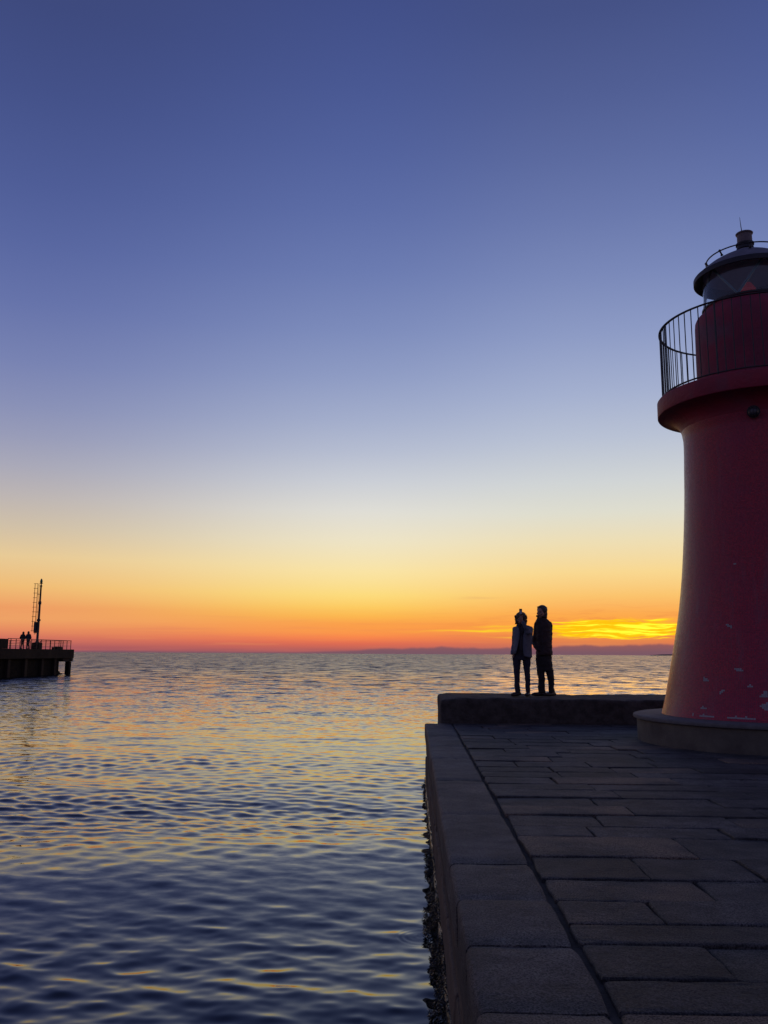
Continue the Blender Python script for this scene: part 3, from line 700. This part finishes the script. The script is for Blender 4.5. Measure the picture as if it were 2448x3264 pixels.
# railing
rl = empty('pier_railing', (FX-.12, 89., 1.622)); tag(rl, 'rusty steel railing of five thin rails along the edge of the far pier', 'railing')
posts = [81.65, 82.25, 83.35, 84.55, 85.7, 86.8, 88.0, 89.15, 90.25, 91.35, 92.5, 93.65, 94.75, 95.85, 96.95]
for i, Y in enumerate(posts):
    bm = bmesh.new(); box(bm, -.025, .025, Y-89-.035, Y-89+.035, 0, .95); bm_obj('post', bm, M['rust'], rl)
for k in range(6):
    z = .14+.16*k; t_ = .036 if k == 5 else .013
    bm = bmesh.new(); tube(bm, [(0.03, 81.6-89, z+(.015 if k == 5 else 0)), (0.03, 96.98-89, z+(.015 if k == 5 else 0))], t_, 6); bm_obj('rail', bm, M['rust'], rl)
    bm = bmesh.new(); tube(bm, [(0.0, 96.98-89, z), (-7.1, 97.0-89, z)], t_*.9, 6); bm_obj('rail', bm, M['rust'], rl)
for q in range(1, 7):
    bm = bmesh.new(); box(bm, -1.17*q-.03, -1.17*q+.03, 97.0-89-.03, 97.0-89+.03, 0, .95); bm_obj('post', bm, M['rust'], rl)
# mast with ladder
MH = 6.62
ms = empty('beacon_mast', (FX-.45, 88.85, 2.282)); tag(ms, 'tall dark beacon mast with side ladder and green light on the far pier', 'mast')
bm = bmesh.new(); lathe(bm, [(.26, 0), (.26, .05), (.17, .07), (.155, .16), (.125, .30), (.125, 2.2), (.19, 2.22), (.19, 2.38), (.115, 2.42), (.105, 3.92), (.15, 3.95), (.15, 4.22), (.095, 4.26), (.085, 5.75), (.12, 5.8), (.12, 5.9), (.06, 5.95), (.06, 6.08), (.16, 6.1), (.16, 6.14), (.09, 6.18)], 20); bm_obj('pole', bm, M['iron'], ms, True, 40)
bm = bmesh.new(); lathe(bm, [(.10, 6.18), (.13, 6.26), (.125, 6.40), (.07, 6.56), (.03, 6.62), (0, 6.64)], 16); bm_obj('green_light', bm, M['green'], ms, True)
ld = empty('ladder', (0, .05, 0), 0, ms)
for nm, Y0, r_, z0, z1 in (('rail', -.66, .030, 1.15, 6.12), ('rail', -.36, .032, 1.95, 6.12), ('rail', -.23, .018, 2.0, 6.1)):
    bm = bmesh.new(); tube(bm, [(Y0, 0, z0), (Y0, 0, z1)], r_, 6); bm_obj('ladder_rail', bm, M['rust'], ld)
for k in range(11):
    z = 6.1-.49*k if k else 6.1
    bm = bmesh.new(); tube(bm, [(-.78, 0, z), (-.33, 0, z)] if z > 1.9 else [(-.78, 0, z), (-.36, 0, z)], .024, 6); bm_obj('rung', bm, M['rust'], ld)
for z in (5.0, 3.15):
    bm = bmesh.new(); tube(bm, [(-.36, 0.05, z), (0, 0, z)], .03, 6); bm_obj('bracket', bm, M['iron'], ms)
bm = bmesh.new(); box(bm, -.42, -.13, -.16, .16, 1.12, 2.12, .02, 1); box(bm, -.40, -.16, -.12, .12, .98, 1.118); tube(bm, [(-.35, 0, .8), (-.35, 0, 1.0)], .02, 6); tube(bm, [(-.24, 0, .85), (-.24, 0, 1.0)], .02, 6); bm_obj('control_cabinet', bm, M['iron'], ms)

# distant headland
def hill(cx, cy, L_, Hh, seed):
    vs, fs = [], []; n, m_ = 60, 10
    for i in range(n+1):
        for j in range(m_+1):
            u = i/n*2-1; v = j/m_*2-1
            h = Hh*max(0, 1-u*u)**.7*max(0, 1-v*v)*(.7+.5*mnz.noise(Vector((u*3+seed, v, 0)))+.2*mnz.noise(Vector((u*11+seed, v*2, 3))))
            vs.append((cx+u*L_, cy+v*500, WZ-2+h))
    for i in range(n):
        for j in range(m_): a = i*(m_+1)+j; fs.append((a, a+1, a+m_+2, a+m_+1))
    tag(mesh_obj('hills', vs, fs, M['hill'], smooth=True), kind='structure')
hill(3250, 9600, 640, 34, 1.)

# ------------------------------------------------------------------ people
def remeshed(name, bm, vox, mt, parent, smooth_it=4, fac=.5, fold=0.):
    me = bpy.data.meshes.new(name); bm.to_mesh(me); bm.free()
    o = bpy.data.objects.new(name, me); COL.objects.link(o)
    r = o.modifiers.new('r', 'REMESH'); r.mode = 'VOXEL'; r.voxel_size = vox
    s = o.modifiers.new('s', 'SMOOTH'); s.iterations = smooth_it; s.factor = fac
    dg = bpy.context.evaluated_depsgraph_get(); ev = o.evaluated_get(dg); m2 = bpy.data.meshes.new_from_object(ev)
    o.modifiers.clear(); o.data = m2; bpy.data.meshes.remove(me)
    if fold:   # cloth creases
        for v in m2.vertices:
            p = v.co; q = mnz.noise(Vector((p.x*5+3, p.y*5, p.z*13)))+.6*mnz.noise(Vector((p.x*12, p.y*12+5, p.z*26)))
            v.co = p+v.normal*fold*q
        m2.update()
    m2.materials.clear(); m2.materials.append(mt); m2.polygons.foreach_set('use_smooth', [True]*len(m2.polygons))
    if parent: o.parent = parent
    m2.name = name
    return o
def stack(bm, secs, n=20):
    """closed loft through horizontal ellipses (x, y, z, rx, ry)"""
    rings = []
    for x, y, z, rx, ry in secs:
        rings.append([bm.verts.new((x+rx*cos(2*pi*k/n), y+ry*sin(2*pi*k/n), z)) for k in range(n)])
    for A, B in zip(rings[:-1], rings[1:]):
        for k in range(n): bm.faces.new((A[k], A[(k+1) % n], B[(k+1) % n], B[k]))
    bm.faces.new(rings[0][::-1]); bm.faces.new(rings[-1])
    bmesh.ops.recalc_face_normals(bm, faces=bm.faces)
def limb(bm, pts, sub=2):
    """chain of balls: pts = (x, y, z, r)"""
    for a, b in zip(pts[:-1], pts[1:]):
        d = Vector(b[:3])-Vector(a[:3]); n = max(2, int(d.length/(min(a[3], b[3])*.35)))
        for k in range(n+1):
            t_ = k/n; ball(bm, [a[i]+(b[i]-a[i])*t_ for i in range(3)], a[3]+(b[3]-a[3])*t_, sub)
def hand(bm, wrist, d, side, s=1., curl=.5):
    """palm, four curled fingers of unequal length and a thumb; d = forearm direction, side = palm width axis"""
    d = Vector(d).normalized(); sd = Vector(side); sd = (sd-d*sd.dot(d)).normalized(); nrm = d.cross(sd)
    w_ = Vector(wrist)
    for k in (-1.5, -.5, .5, 1.5):
        limb(bm, [(*(w_+sd*k*.012*s), .015*s), (*(w_+d*.085*s+sd*k*.020*s), .0125*s)], 1)
        ln = {-1.5: .062, -.5: .076, .5: .08, 1.5: .07}[k]*s
        p = w_+d*.085*s+sd*k*.020*s; a = 0; pts = [(*p, .0092*s)]
        for q in range(3):
            a += curl; p = p+(d*cos(a)+nrm*sin(a))*ln/3*1.15; pts.append((*p, (.0088-.0008*q)*s))
        limb(bm, pts, 1)
    p = w_+d*.03*s+sd*.034*s; limb(bm, [(*p, .013*s), (*(p+(sd*.7+d*.7+nrm*.3)*.04*s), .0105*s), (*(p+(sd*.5+d*1.2+nrm*.7)*.05*s), .009*s)], 1)
def head(bm, c, s, yaw, tilt=0.):
    """head with nose, brow, chin and ears; c = centre, s = scale (1 = 0.235 m tall); faces -Y turned by yaw"""
    Rm = Matrix.Translation(c) @ Matrix.Rotation(yaw, 4, 'Z') @ Matrix.Rotation(tilt, 4, 'X') @ Matrix.Scale(s, 4)
    def T(x, y, z): return Rm @ Vector((x, y, z))
    for (p, r, scl) in (((0, .012, .025), .088, (.88, 1.08, 1.02)), ((0, -.018, -.035), .066, (.92, .98, 1.15)), ((0, -.035, -.088), .032, (1.1, .9, .8)),
                        ((0, -.078, .012), .022, (2., .6, .5)), ((0, -.098, -.018), .012, (.8, .9, 1.7)), ((0, -.104, -.032), .0125, (1.1, .9, .8)), ((0, -.082, -.062), .017, (1.4, .7, .6)),
                        ((.077, .012, -.008), .020, (.35, .8, 1.4)), ((-.077, .012, -.008), .020, (.35, .8, 1.4)), ((.04, -.062, -.03), .026, (1, .7, 1)), ((-.04, -.062, -.03), .026, (1, .7, 1))):
        q = bmesh.ops.create_icosphere(bm, subdivisions=3, radius=1.)
        for v in q['verts']: v.co = T(p[0]+v.co.x*r*scl[0], p[1]+v.co.y*r*scl[1], p[2]+v.co.z*r*scl[2])
    return T
def eyes(T, parent, s):
    for k in (-1, 1):
        bm = bmesh.new(); p = T(k*.031, -.083, -.004); ball(bm, p, .0095*s, 2); bm_obj('eye', bm, M['eye'], parent, True)
    bm = bmesh.new(); a, b, c = T(-.022, -.094, -.064), T(0, -.101, -.0625), T(.022, -.094, -.064); tube(bm, [a, b, c], [.003*s, .0055*s, .003*s], 6); bm_obj('lips', bm, M['lip'], parent, True)
def shoe(bm, x, y, ang, L_=.28, h=.10, heel=0.):
    dx, dy = sin(ang), -cos(ang)
    for k in range(9):
        t_ = k/8; r = .047+.010*sin(t_*pi); 
        ball(bm, (x+dx*(t_*L_-L_*.3), y+dy*(t_*L_-L_*.3), max(.030, .038+heel*(1-t_)*.5)), r*(1 if t_ < .9 else .8), 2, (1, 1, .8))
    limb(bm, [(x-dx*L_*.18, y-dy*L_*.18, .05+heel*.5, .045), (x-dx*L_*.14, y-dy*L_*.14, h+.03, .052), (x-dx*L_*.12, y-dy*L_*.12, h+.07, .048)])
K = .001055
def rows_to(bm, rows, xc, base, depth, y0=0., k=K, n=24):
    """rows = (pixel y, x left, x right) read off the silhouette; depth = list of half depths or a ratio"""
    secs = []
    for i, r in enumerate(rows):
        cx = ((r[1]+r[2])/2-xc)*k; hw = (r[2]-r[1])/2*k; dd = r[3] if len(r) > 3 else max(.5*hw, depth)
        yy = r[4] if len(r) > 4 else y0
        secs.append((cx, yy, (base-r[0])*k, hw, dd))
    stack(bm, secs, n)

def man():
    ps = empty('person', (2.75, 18.33, .475)); tag(ps, 'taller person in a dark brown jacket, hands in pockets, on the block nearest the lighthouse', 'person')
    xc, B = 985, 1985; vx = .009
    # body
    bm = bmesh.new()
    T = head(bm, Vector(((950-xc)*K, -.02, (B-345)*K)), 1.12, radians(-38), radians(-4))
    limb(bm, [((960-xc)*K, .02, (B-420)*K, .075), ((965-xc)*K, .03, (B-520)*K, .075)])
    rows_to(bm, [(500, 900, 1040, .065, .03), (620, 855, 1115, .085, .02), (800, 850, 1110), (1000, 850, 1110), (1150, 845, 1110), (1250, 850, 1110)], xc, B, .09)
    for sx in (-1, 1):
        s0 = ((860 if sx < 0 else 1115)-xc)*K
        el_ = ((800 if sx < 0 else 1130)-xc)*K
        limb(bm, [(s0, .02, (B-600)*K, .05), (el_-sx*.03, .06, (B-920)*K, .040), (el_-sx*.06, -.04, (B-1050)*K, .030)])
        hand(bm, (el_-sx*.075, -.055, (B-1058)*K), (-sx*.6, -.1, -.6), (0, -1, .1), .9, .3)
        hx = ((918 if sx < 0 else 1075)-xc)*K; fx = ((915 if sx < 0 else 1105)-xc)*K
        limb(bm, [(hx, 0, (B-1270)*K, .068), ((hx+fx)/2, -.01, (B-1560)*K, .06), (fx, .01, (B-1880)*K, .045), (fx, -.01, .06, .045)])
    remeshed('body', bm, vx, M['skin'], ps)
    eyes(T, ps, 1.)
    # hair
    bm = bmesh.new(); c = T(0, .03, .045); ball(bm, c, .116, 3, (.95, 1.02, .92)); ball(bm, T(0, .055, -.03), .098, 3, (1, .8, 1.1)); ball(bm, T(.0, -.035, .092), .05, 2, (1.3, 1, .6))
    for q in range(60):
        a = random.uniform(0, 6.28); p = Vector((cos(a)*random.uniform(.02, .08), random.uniform(-.05, .1), .11)); ball(bm, T(p.x, p.y, p.z-.25*abs(p.x)), .014, 1)
    hr = remeshed('hair', bm, .009, M['hair2'], ps, 2)
    # jacket: torso, two sleeves, standing collar
    bm = bmesh.new()
    rows_to(bm, [(425, 880, 1040, .075, .02), (460, 862, 1062, .085, .02), (500, 840, 1090, .10, .02), (550, 822, 1130, .12, .02), (610, 818, 1150, .135, .02), (700, 830, 1140, .14, .01), (850, 835, 1135, .14, .0), (1000, 838, 1140, .145, -.01), (1100, 830, 1150, .15, -.01), (1165, 822, 1156, .155, -.01), (1192, 824, 1152, .15, -.01)], xc, B, .12)
    limb(bm, [((862-xc)*K, .02, (B-585)*K, .062), ((835-xc)*K, .04, (B-760)*K, .062), ((807-xc)*K, .07, (B-960)*K, .060), ((835-xc)*K, -.06, (B-1050)*K, .052), ((870-xc)*K, -.12, (B-1090)*K, .046)])
    limb(bm, [((1108-xc)*K, .02, (B-590)*K, .066), ((1112-xc)*K, .05, (B-780)*K, .062), ((1108-xc)*K, .07, (B-980)*K, .056), ((1095-xc)*K, -.06, (B-1080)*K, .052), ((1060-xc)*K, -.12, (B-1110)*K, .046)])
    jk = remeshed('jacket', bm, vx, M['browncoat'], ps, 5, fold=.013)
    bm = bmesh.new()
    cpts = [((958-xc)*K+.096*cos(a), .02+.09*sin(a), (B-432)*K-.01*cos(a)) for a in np.linspace(0, 2*pi, 25)[:-1]]
    tube(bm, cpts, .024, 8, True); bm_obj('collar', bm, M['browncoat'], jk, True)
    bm = bmesh.new(); tube(bm, [((930-xc)*K, -.075, (B-470)*K), ((935-xc)*K, -.125, (B-560)*K), ((940-xc)*K, -.143, (B-800)*K), ((945-xc)*K, -.160, (B-1160)*K)], .005, 5); bm_obj('zip', bm, M['iron'], jk)
    # trousers
    bm = bmesh.new()
    rows_to(bm, [(1150, 835, 1125, .115), (1240, 815, 1133, .125), (1340, 822, 1138, .125), (1440, 832, 1150, .12), (1500, 838, 1160, .11)], xc, B, .1)
    rows_to(bm, [(1400, 830, 985, .10), (1480, 836, 990, .10), (1550, 842, 986, .095), (1650, 853, 990, .088, -.01), (1750, 856, 990, .082, -.005), (1810, 846, 986, .085), (1840, 846, 984, .085), (1925, 852, 982, .08)], xc, B, .09)
    rows_to(bm, [(1400, 990, 1145, .10), (1480, 1000, 1160, .10), (1550, 1012, 1166, .095), (1650, 1038, 1172, .088, -.01), (1750, 1054, 1171, .082, -.005), (1830, 1062, 1162, .085), (1850, 1056, 1162, .085), (1925, 1060, 1158, .08)], xc, B, .09)
    remeshed('trousers', bm, vx, M['black'], ps, 4, fold=.011)
    for x, a, L_ in ((918, radians(-62), .30), (1108, radians(-55), .28)):
        bm = bmesh.new(); shoe(bm, (x-xc)*K, .0, a, L_, .06); remeshed('shoe', bm, vx, M['shoe'], ps, 3)
man()

def woman():
    ps = empty('person', (2.262, 18.12, .472)); tag(ps, 'shorter person in a pale grey jacket holding a phone up in front of the face', 'person')
    xc, B = 540, 1995; vx = .009
    hc = Vector(((528-xc)*K, -.01, (B-495)*K))
    bm = bmesh.new(); T = head(bm, hc, .95, radians(-18), radians(6))
    limb(bm, [((540-xc)*K, .02, (B-580)*K, .05), ((550-xc)*K, .03, (B-680)*K, .06)])
    rows_to(bm, [(660, 470, 640), (720, 430, 700), (900, 440, 680), (1100, 410, 690), (1250, 400, 680)], xc, B, .085)
    # left-of-picture arm hangs with the hand in the pocket
    limb(bm, [((415-xc)*K, .02, (B-700)*K, .042), ((395-xc)*K, .06, (B-960)*K, .036), ((372-xc)*K, -.03, (B-1130)*K, .027)])
    hand(bm, ((370-xc)*K, -.035, (B-1140)*K), (.1, -.2, -1), (0, -1, .1), .9, .3)
    # other arm raised forward, hand holding the phone in front of the forehead
    limb(bm, [((700-xc)*K, .01, (B-700)*K, .042), ((640-xc)*K, -.23, (B-760)*K, .036), ((520-xc)*K, -.30, (B-540)*K, .025)])
    hand(bm, ((512-xc)*K, -.315, (B-525)*K), (-.10, 0., 1), (-1, -.25, 0), .88, .42)
    for sx in (-1, 1):
        hx = ((460 if sx < 0 else 620)-xc)*K; fx = ((428 if sx < 0 else 640)-xc)*K
        limb(bm, [(hx, 0, (B-1250)*K, .075), ((hx+fx)/2, -.01, (B-1560)*K, .05), (fx, .0, (B-1880)*K, .035), (fx, -.01, .08, .035)])
    remeshed('body', bm, vx, M['skin'], ps)
    eyes(T, ps, .95)
    # tousled hair to the jaw
    bm = bmesh.new(); ball(bm, T(0, .035, .05), .110, 3, (1, 1.05, .9)); ball(bm, T(.085, .03, -.04), .055, 2, (.75, 1, 1.6)); ball(bm, T(-.085, .03, -.04), .055, 2, (.75, 1, 1.6)); ball(bm, T(0, .085, -.03), .09, 3, (1, .6, 1.2))
    rg = random.Random(2)
    for q in range(170):
        a = rg.uniform(-.5, pi+.5); p = Vector((cos(a)*.098, rg.uniform(-.03, .11), .05+sin(a)*.085 if sin(a) > 0 else .02))
        if abs(cos(a)) > .7 or sin(a) < .2: p.z = rg.uniform(-.11, .08); p.x = .105*(1 if cos(a) > 0 else -1)
        d = Vector((p.x*1.2, rg.gauss(0, .04), rg.uniform(-.10, .02)*1.)).normalized()*rg.uniform(.012, .045)
        s_ = T(*p); e2 = T(*(p+d)); tube(bm, [s_, (s_+e2)/2+Vector((0, 0, .006)), e2], [.010, .008, .004], 5)
    remeshed('hair', bm, .0065, M['hair1'], ps, 1)
    for q in range(5):
        bm = bmesh.new(); b_ = rg.uniform(0, 1); tube(bm, [T(.03+.03*b_, .02, .15-.01*q), T(.08+.02*b_, .03, .13-.015*q), T(.125+.02*b_, .03, .06-.02*q)], .0016, 4)
        bm_obj('hair_strand', bm, M['hair1'], ps)
    # dark jersey and scarf showing down the front
    bm = bmesh.new(); rows_to(bm, [(650, 450, 640, .085), (720, 420, 690, .105, -.012), (900, 430, 690, .125, -.012), (1100, 400, 700, .125, -.01), (1215, 360, 715, .12)], xc, B, .1)
    remeshed('jersey', bm, vx, M['darkshirt'], ps, 3)
    bm = bmesh.new()
    tube(bm, [((545-xc)*K+.075*cos(a), .015+.078*sin(a), (B-630)*K+.012*sin(2*a)) for a in np.linspace(0, 2*pi, 21)[:-1]], .036, 8, True)
    tube(bm, [((560-xc)*K, -.085, (B-640)*K), ((548-xc)*K, -.135, (B-740)*K), ((520-xc)*K, -.165, (B-880)*K), ((500-xc)*K, -.17, (B-1010)*K), ((505-xc)*K, -.165, (B-1120)*K)], [.03, .03, .027, .03, .026], 8)
    remeshed('scarf', bm, .008, M['darkshirt'], ps, 3)
    # open jacket: two front halves wrapping round to the back
    def half(secs, name):
        bm = bmesh.new(); rings = []
        for z, xi, xo, ry, y0 in secs:
            ring = []
            cx = (545-xc)*K; zz_ = (B-z)*K
            for t_ in np.linspace(0, 1, 14):
                # from the front opening (xi) round the outside (xo) to the centre back
                a = t_*pi; hw_o = (xo-xc)*K-cx; hw_i = (xi-xc)*K-cx
                x_ = cx+(hw_i if t_ == 0 else 0)
                if t_ < .5: u = t_/.5; x_ = cx+hw_i+(hw_o-hw_i)*sin(u*pi/2); y_ = y0-ry*cos(u*pi/2)
                else: u = (t_-.5)/.5; x_ = cx+hw_o*cos(u*pi/2); y_ = y0+ry*.95*sin(u*pi/2)
                ring.append(bm.verts.new((x_, y_, zz_)))
            rings.append(ring)
        for A, B_ in zip(rings[:-1], rings[1:]):
            for k in range(13): bm.faces.new((A[k], A[k+1], B_[k+1], B_[k]))
        o = bm_obj(name, bm, M['greycoat'], None, True)
        md = o.modifiers.new('s', 'SOLIDIFY'); md.thickness = .018; md.offset = -1
        dg = bpy.context.evaluated_depsgraph_get(); m2 = bpy.data.meshes.new_from_object(o.evaluated_get(dg)); o.modifiers.clear(); o.data = m2
        return o
    jk = empty('jacket', (0, 0, 0), 0, ps)
    for nm, secs in (('front_panel', [(638, 475, 440, .075, .02), (655, 470, 385, .10, .015), (690, 478, 366, .125, .01), (760, 492, 374, .14, .0), (880, 480, 378, .15, -.01), (1000, 450, 378, .155, -.01), (1100, 425, 362, .155, -.01), (1180, 405, 348, .15, -.01)]),
                     ('front_panel', [(622, 600, 680, .075, .02), (650, 598, 752, .10, .015), (690, 590, 776, .125, .01), (760, 572, 764, .14, .0), (880, 545, 748, .15, -.01), (1000, 535, 738, .155, -.01), (1100, 540, 734, .155, -.01), (1215, 560, 736, .15, -.01), (1240, 640, 738, .15, -.01)])):
        o = half(secs, nm); o.parent = jk
    bm = bmesh.new(); limb(bm, [((410-xc)*K, .02, (B-695)*K, .052), ((402-xc)*K, .05, (B-860)*K, .050), ((388-xc)*K, .06, (B-990)*K, .044), ((355-xc)*K, -.01, (B-1120)*K, .040), ((352-xc)*K, -.035, (B-1165)*K, .040)])
    remeshed('sleeve', bm, vx, M['greycoat'], jk, 3, fold=.009)
    bm = bmesh.new(); limb(bm, [((722-xc)*K, .01, (B-692)*K, .056), ((690-xc)*K, -.13, (B-760)*K, .050), ((650-xc)*K, -.24, (B-775)*K, .046), ((590-xc)*K, -.27, (B-660)*K, .042), ((540-xc)*K, -.295, (B-575)*K, .038)])
    remeshed('sleeve', bm, vx, M['greycoat'], jk, 3, fold=.009)
    # trousers
    bm = bmesh.new()
    rows_to(bm, [(1150, 385, 705, .11), (1215, 345, 720, .12), (1270, 350, 716, .12), (1300, 356, 712, .11)], xc, B, .1)
    rows_to(bm, [(1260, 350, 530, .095), (1330, 360, 514, .09), (1400, 366, 504, .085), (1500, 373, 496, .078), (1600, 379, 491, .07, -.01), (1700, 383, 489, .068), (1790, 378, 486, .065), (1820, 385, 484, .06), (1940, 392, 474, .052)], xc, B, .06)
    rows_to(bm, [(1260, 544, 716, .095), (1330, 552, 706, .09), (1400, 560, 698, .085), (1500, 571, 692, .078), (1600, 582, 693, .07, -.01), (1700, 590, 693, .068), (1800, 594, 690, .065), (1830, 598, 684, .06), (1950, 606, 674, .052)], xc, B, .06)
    remeshed('trousers', bm, vx, M['navy'], ps, 3, fold=.009)
    for x, a, h_ in ((432, radians(-42), .0), (640, radians(-14), -.0)):
        bm = bmesh.new(); shoe(bm, (x-xc)*K, .0, a, .25, .10, .03); remeshed('boot', bm, vx, M['shoe'], ps, 3)
    # phone: a thing of its own, held in the hand
    ph = empty('smartphone', (2.262+(493-xc)*K, 18.12-.335, .472+(B-440)*K)); tag(ph, 'smartphone held upright above the forehead of the person in grey', 'phone'); ph.rotation_euler = (radians(-6), radians(1.5), radians(6))
    bm = bmesh.new(); box(bm, -.031, .031, -.004, .004, 0, .136, .003, 2); bm_obj('case', bm, M['phone'], ph)
    bm = bmesh.new(); box(bm, -.020, .022, -.0052, -.0042, .020, .098, .0004, 1); bm_obj('back_reflection', bm, M['phonesky'], ph)
    bm = bmesh.new(); tube(bm, [(-.016, -.0041, .118), (-.016, -.0068, .118)], .006, 12); bm_obj('lens', bm, M['black'], ph)
woman()

def far_person(loc, label, hgt, lean, hood, mtj, stance):
    ps = empty('person', loc); tag(ps, label, 'person'); s = hgt/1.75; vx = .014
    bm = bmesh.new(); T = head(bm, Vector((0+lean, 0, 1.60*s)), 1.15*s, pi+.3)
    limb(bm, [(lean, .0, 1.55*s, .08), (lean*.5, 0, 1.42*s, .09)])
    stack(bm, [(0, 0, .9*s, .15, .10), (0, 0, 1.1*s, .14, .10), (0, 0, 1.3*s, .17, .11), (0, 0, 1.43*s, .12, .09)])
    for k in (-1, 1):
        limb(bm, [(k*.19*s, 0, 1.38*s, .05), (k*.27*s, -.03, 1.1*s, .042), (k*.17*s, .16, .98*s, .033)])
        hand(bm, (k*.17*s, .165, .98*s), (-k*.2, 1, -.1), (k, 0, 0), 1., .5)
        limb(bm, [(k*.085*s, 0, .92*s, .085), (k*stance*.6, -.02, .5*s, .058), (k*stance, .0, .08, .045)])
    remeshed('body', bm, vx, M['skin'], ps)
    bm = bmesh.new(); ball(bm, T(0, .02, .02), .115, 3, (.95, 1.05, 1.)); ball(bm, T(0, .04, -.06), .115, 3, (1, .8, 1.2)); remeshed('hair', bm, .012, M['hair1'], ps, 2)
    bm = bmesh.new(); stack(bm, [(0, 0, .84*s, .20, .15), (0, 0, 1.0*s, .19, .14), (0, 0, 1.2*s, .195, .14), (0, 0, 1.36*s, .20, .13), (lean*.4, 0, 1.45*s, .13, .10), (lean*.7, 0, 1.50*s, .11, .09), (lean*.8, 0, 1.545*s, .095, .085)])
    for k in (-1, 1): limb(bm, [(k*.17*s, 0, 1.38*s, .068), (k*.27*s, -.03, 1.1*s, .062), (k*.18*s, .13, .99*s, .05)])
    remeshed('jacket', bm, vx, mtj, ps, 3)
    bm = bmesh.new(); stack(bm, [(0, 0, .76*s, .17, .12), (0, 0, .92*s, .17, .12)])
    for k in (-1, 1): limb(bm, [(k*.085*s, 0, .84*s, .095), (k*stance*.6, -.02, .5*s, .078), (k*stance, 0, .12, .062)])
    remeshed('trousers', bm, vx, M['black'], ps, 3)
    for k in (-1, 1):
        bm = bmesh.new(); shoe(bm, k*stance, 0, pi+k*.2, .27, .06); remeshed('shoe', bm, vx, M['shoe'], ps, 2)
far_person((-40.03, 88.0, 1.622), 'left one of the pair standing close together behind the far pier railing', 1.78, .03, False, M['black'], .13)
far_person((-39.47, 88.05, 1.622), 'right one of the pair behind the far pier railing, closer to the beacon mast', 1.82, -.02, True, M['navy'], .10)
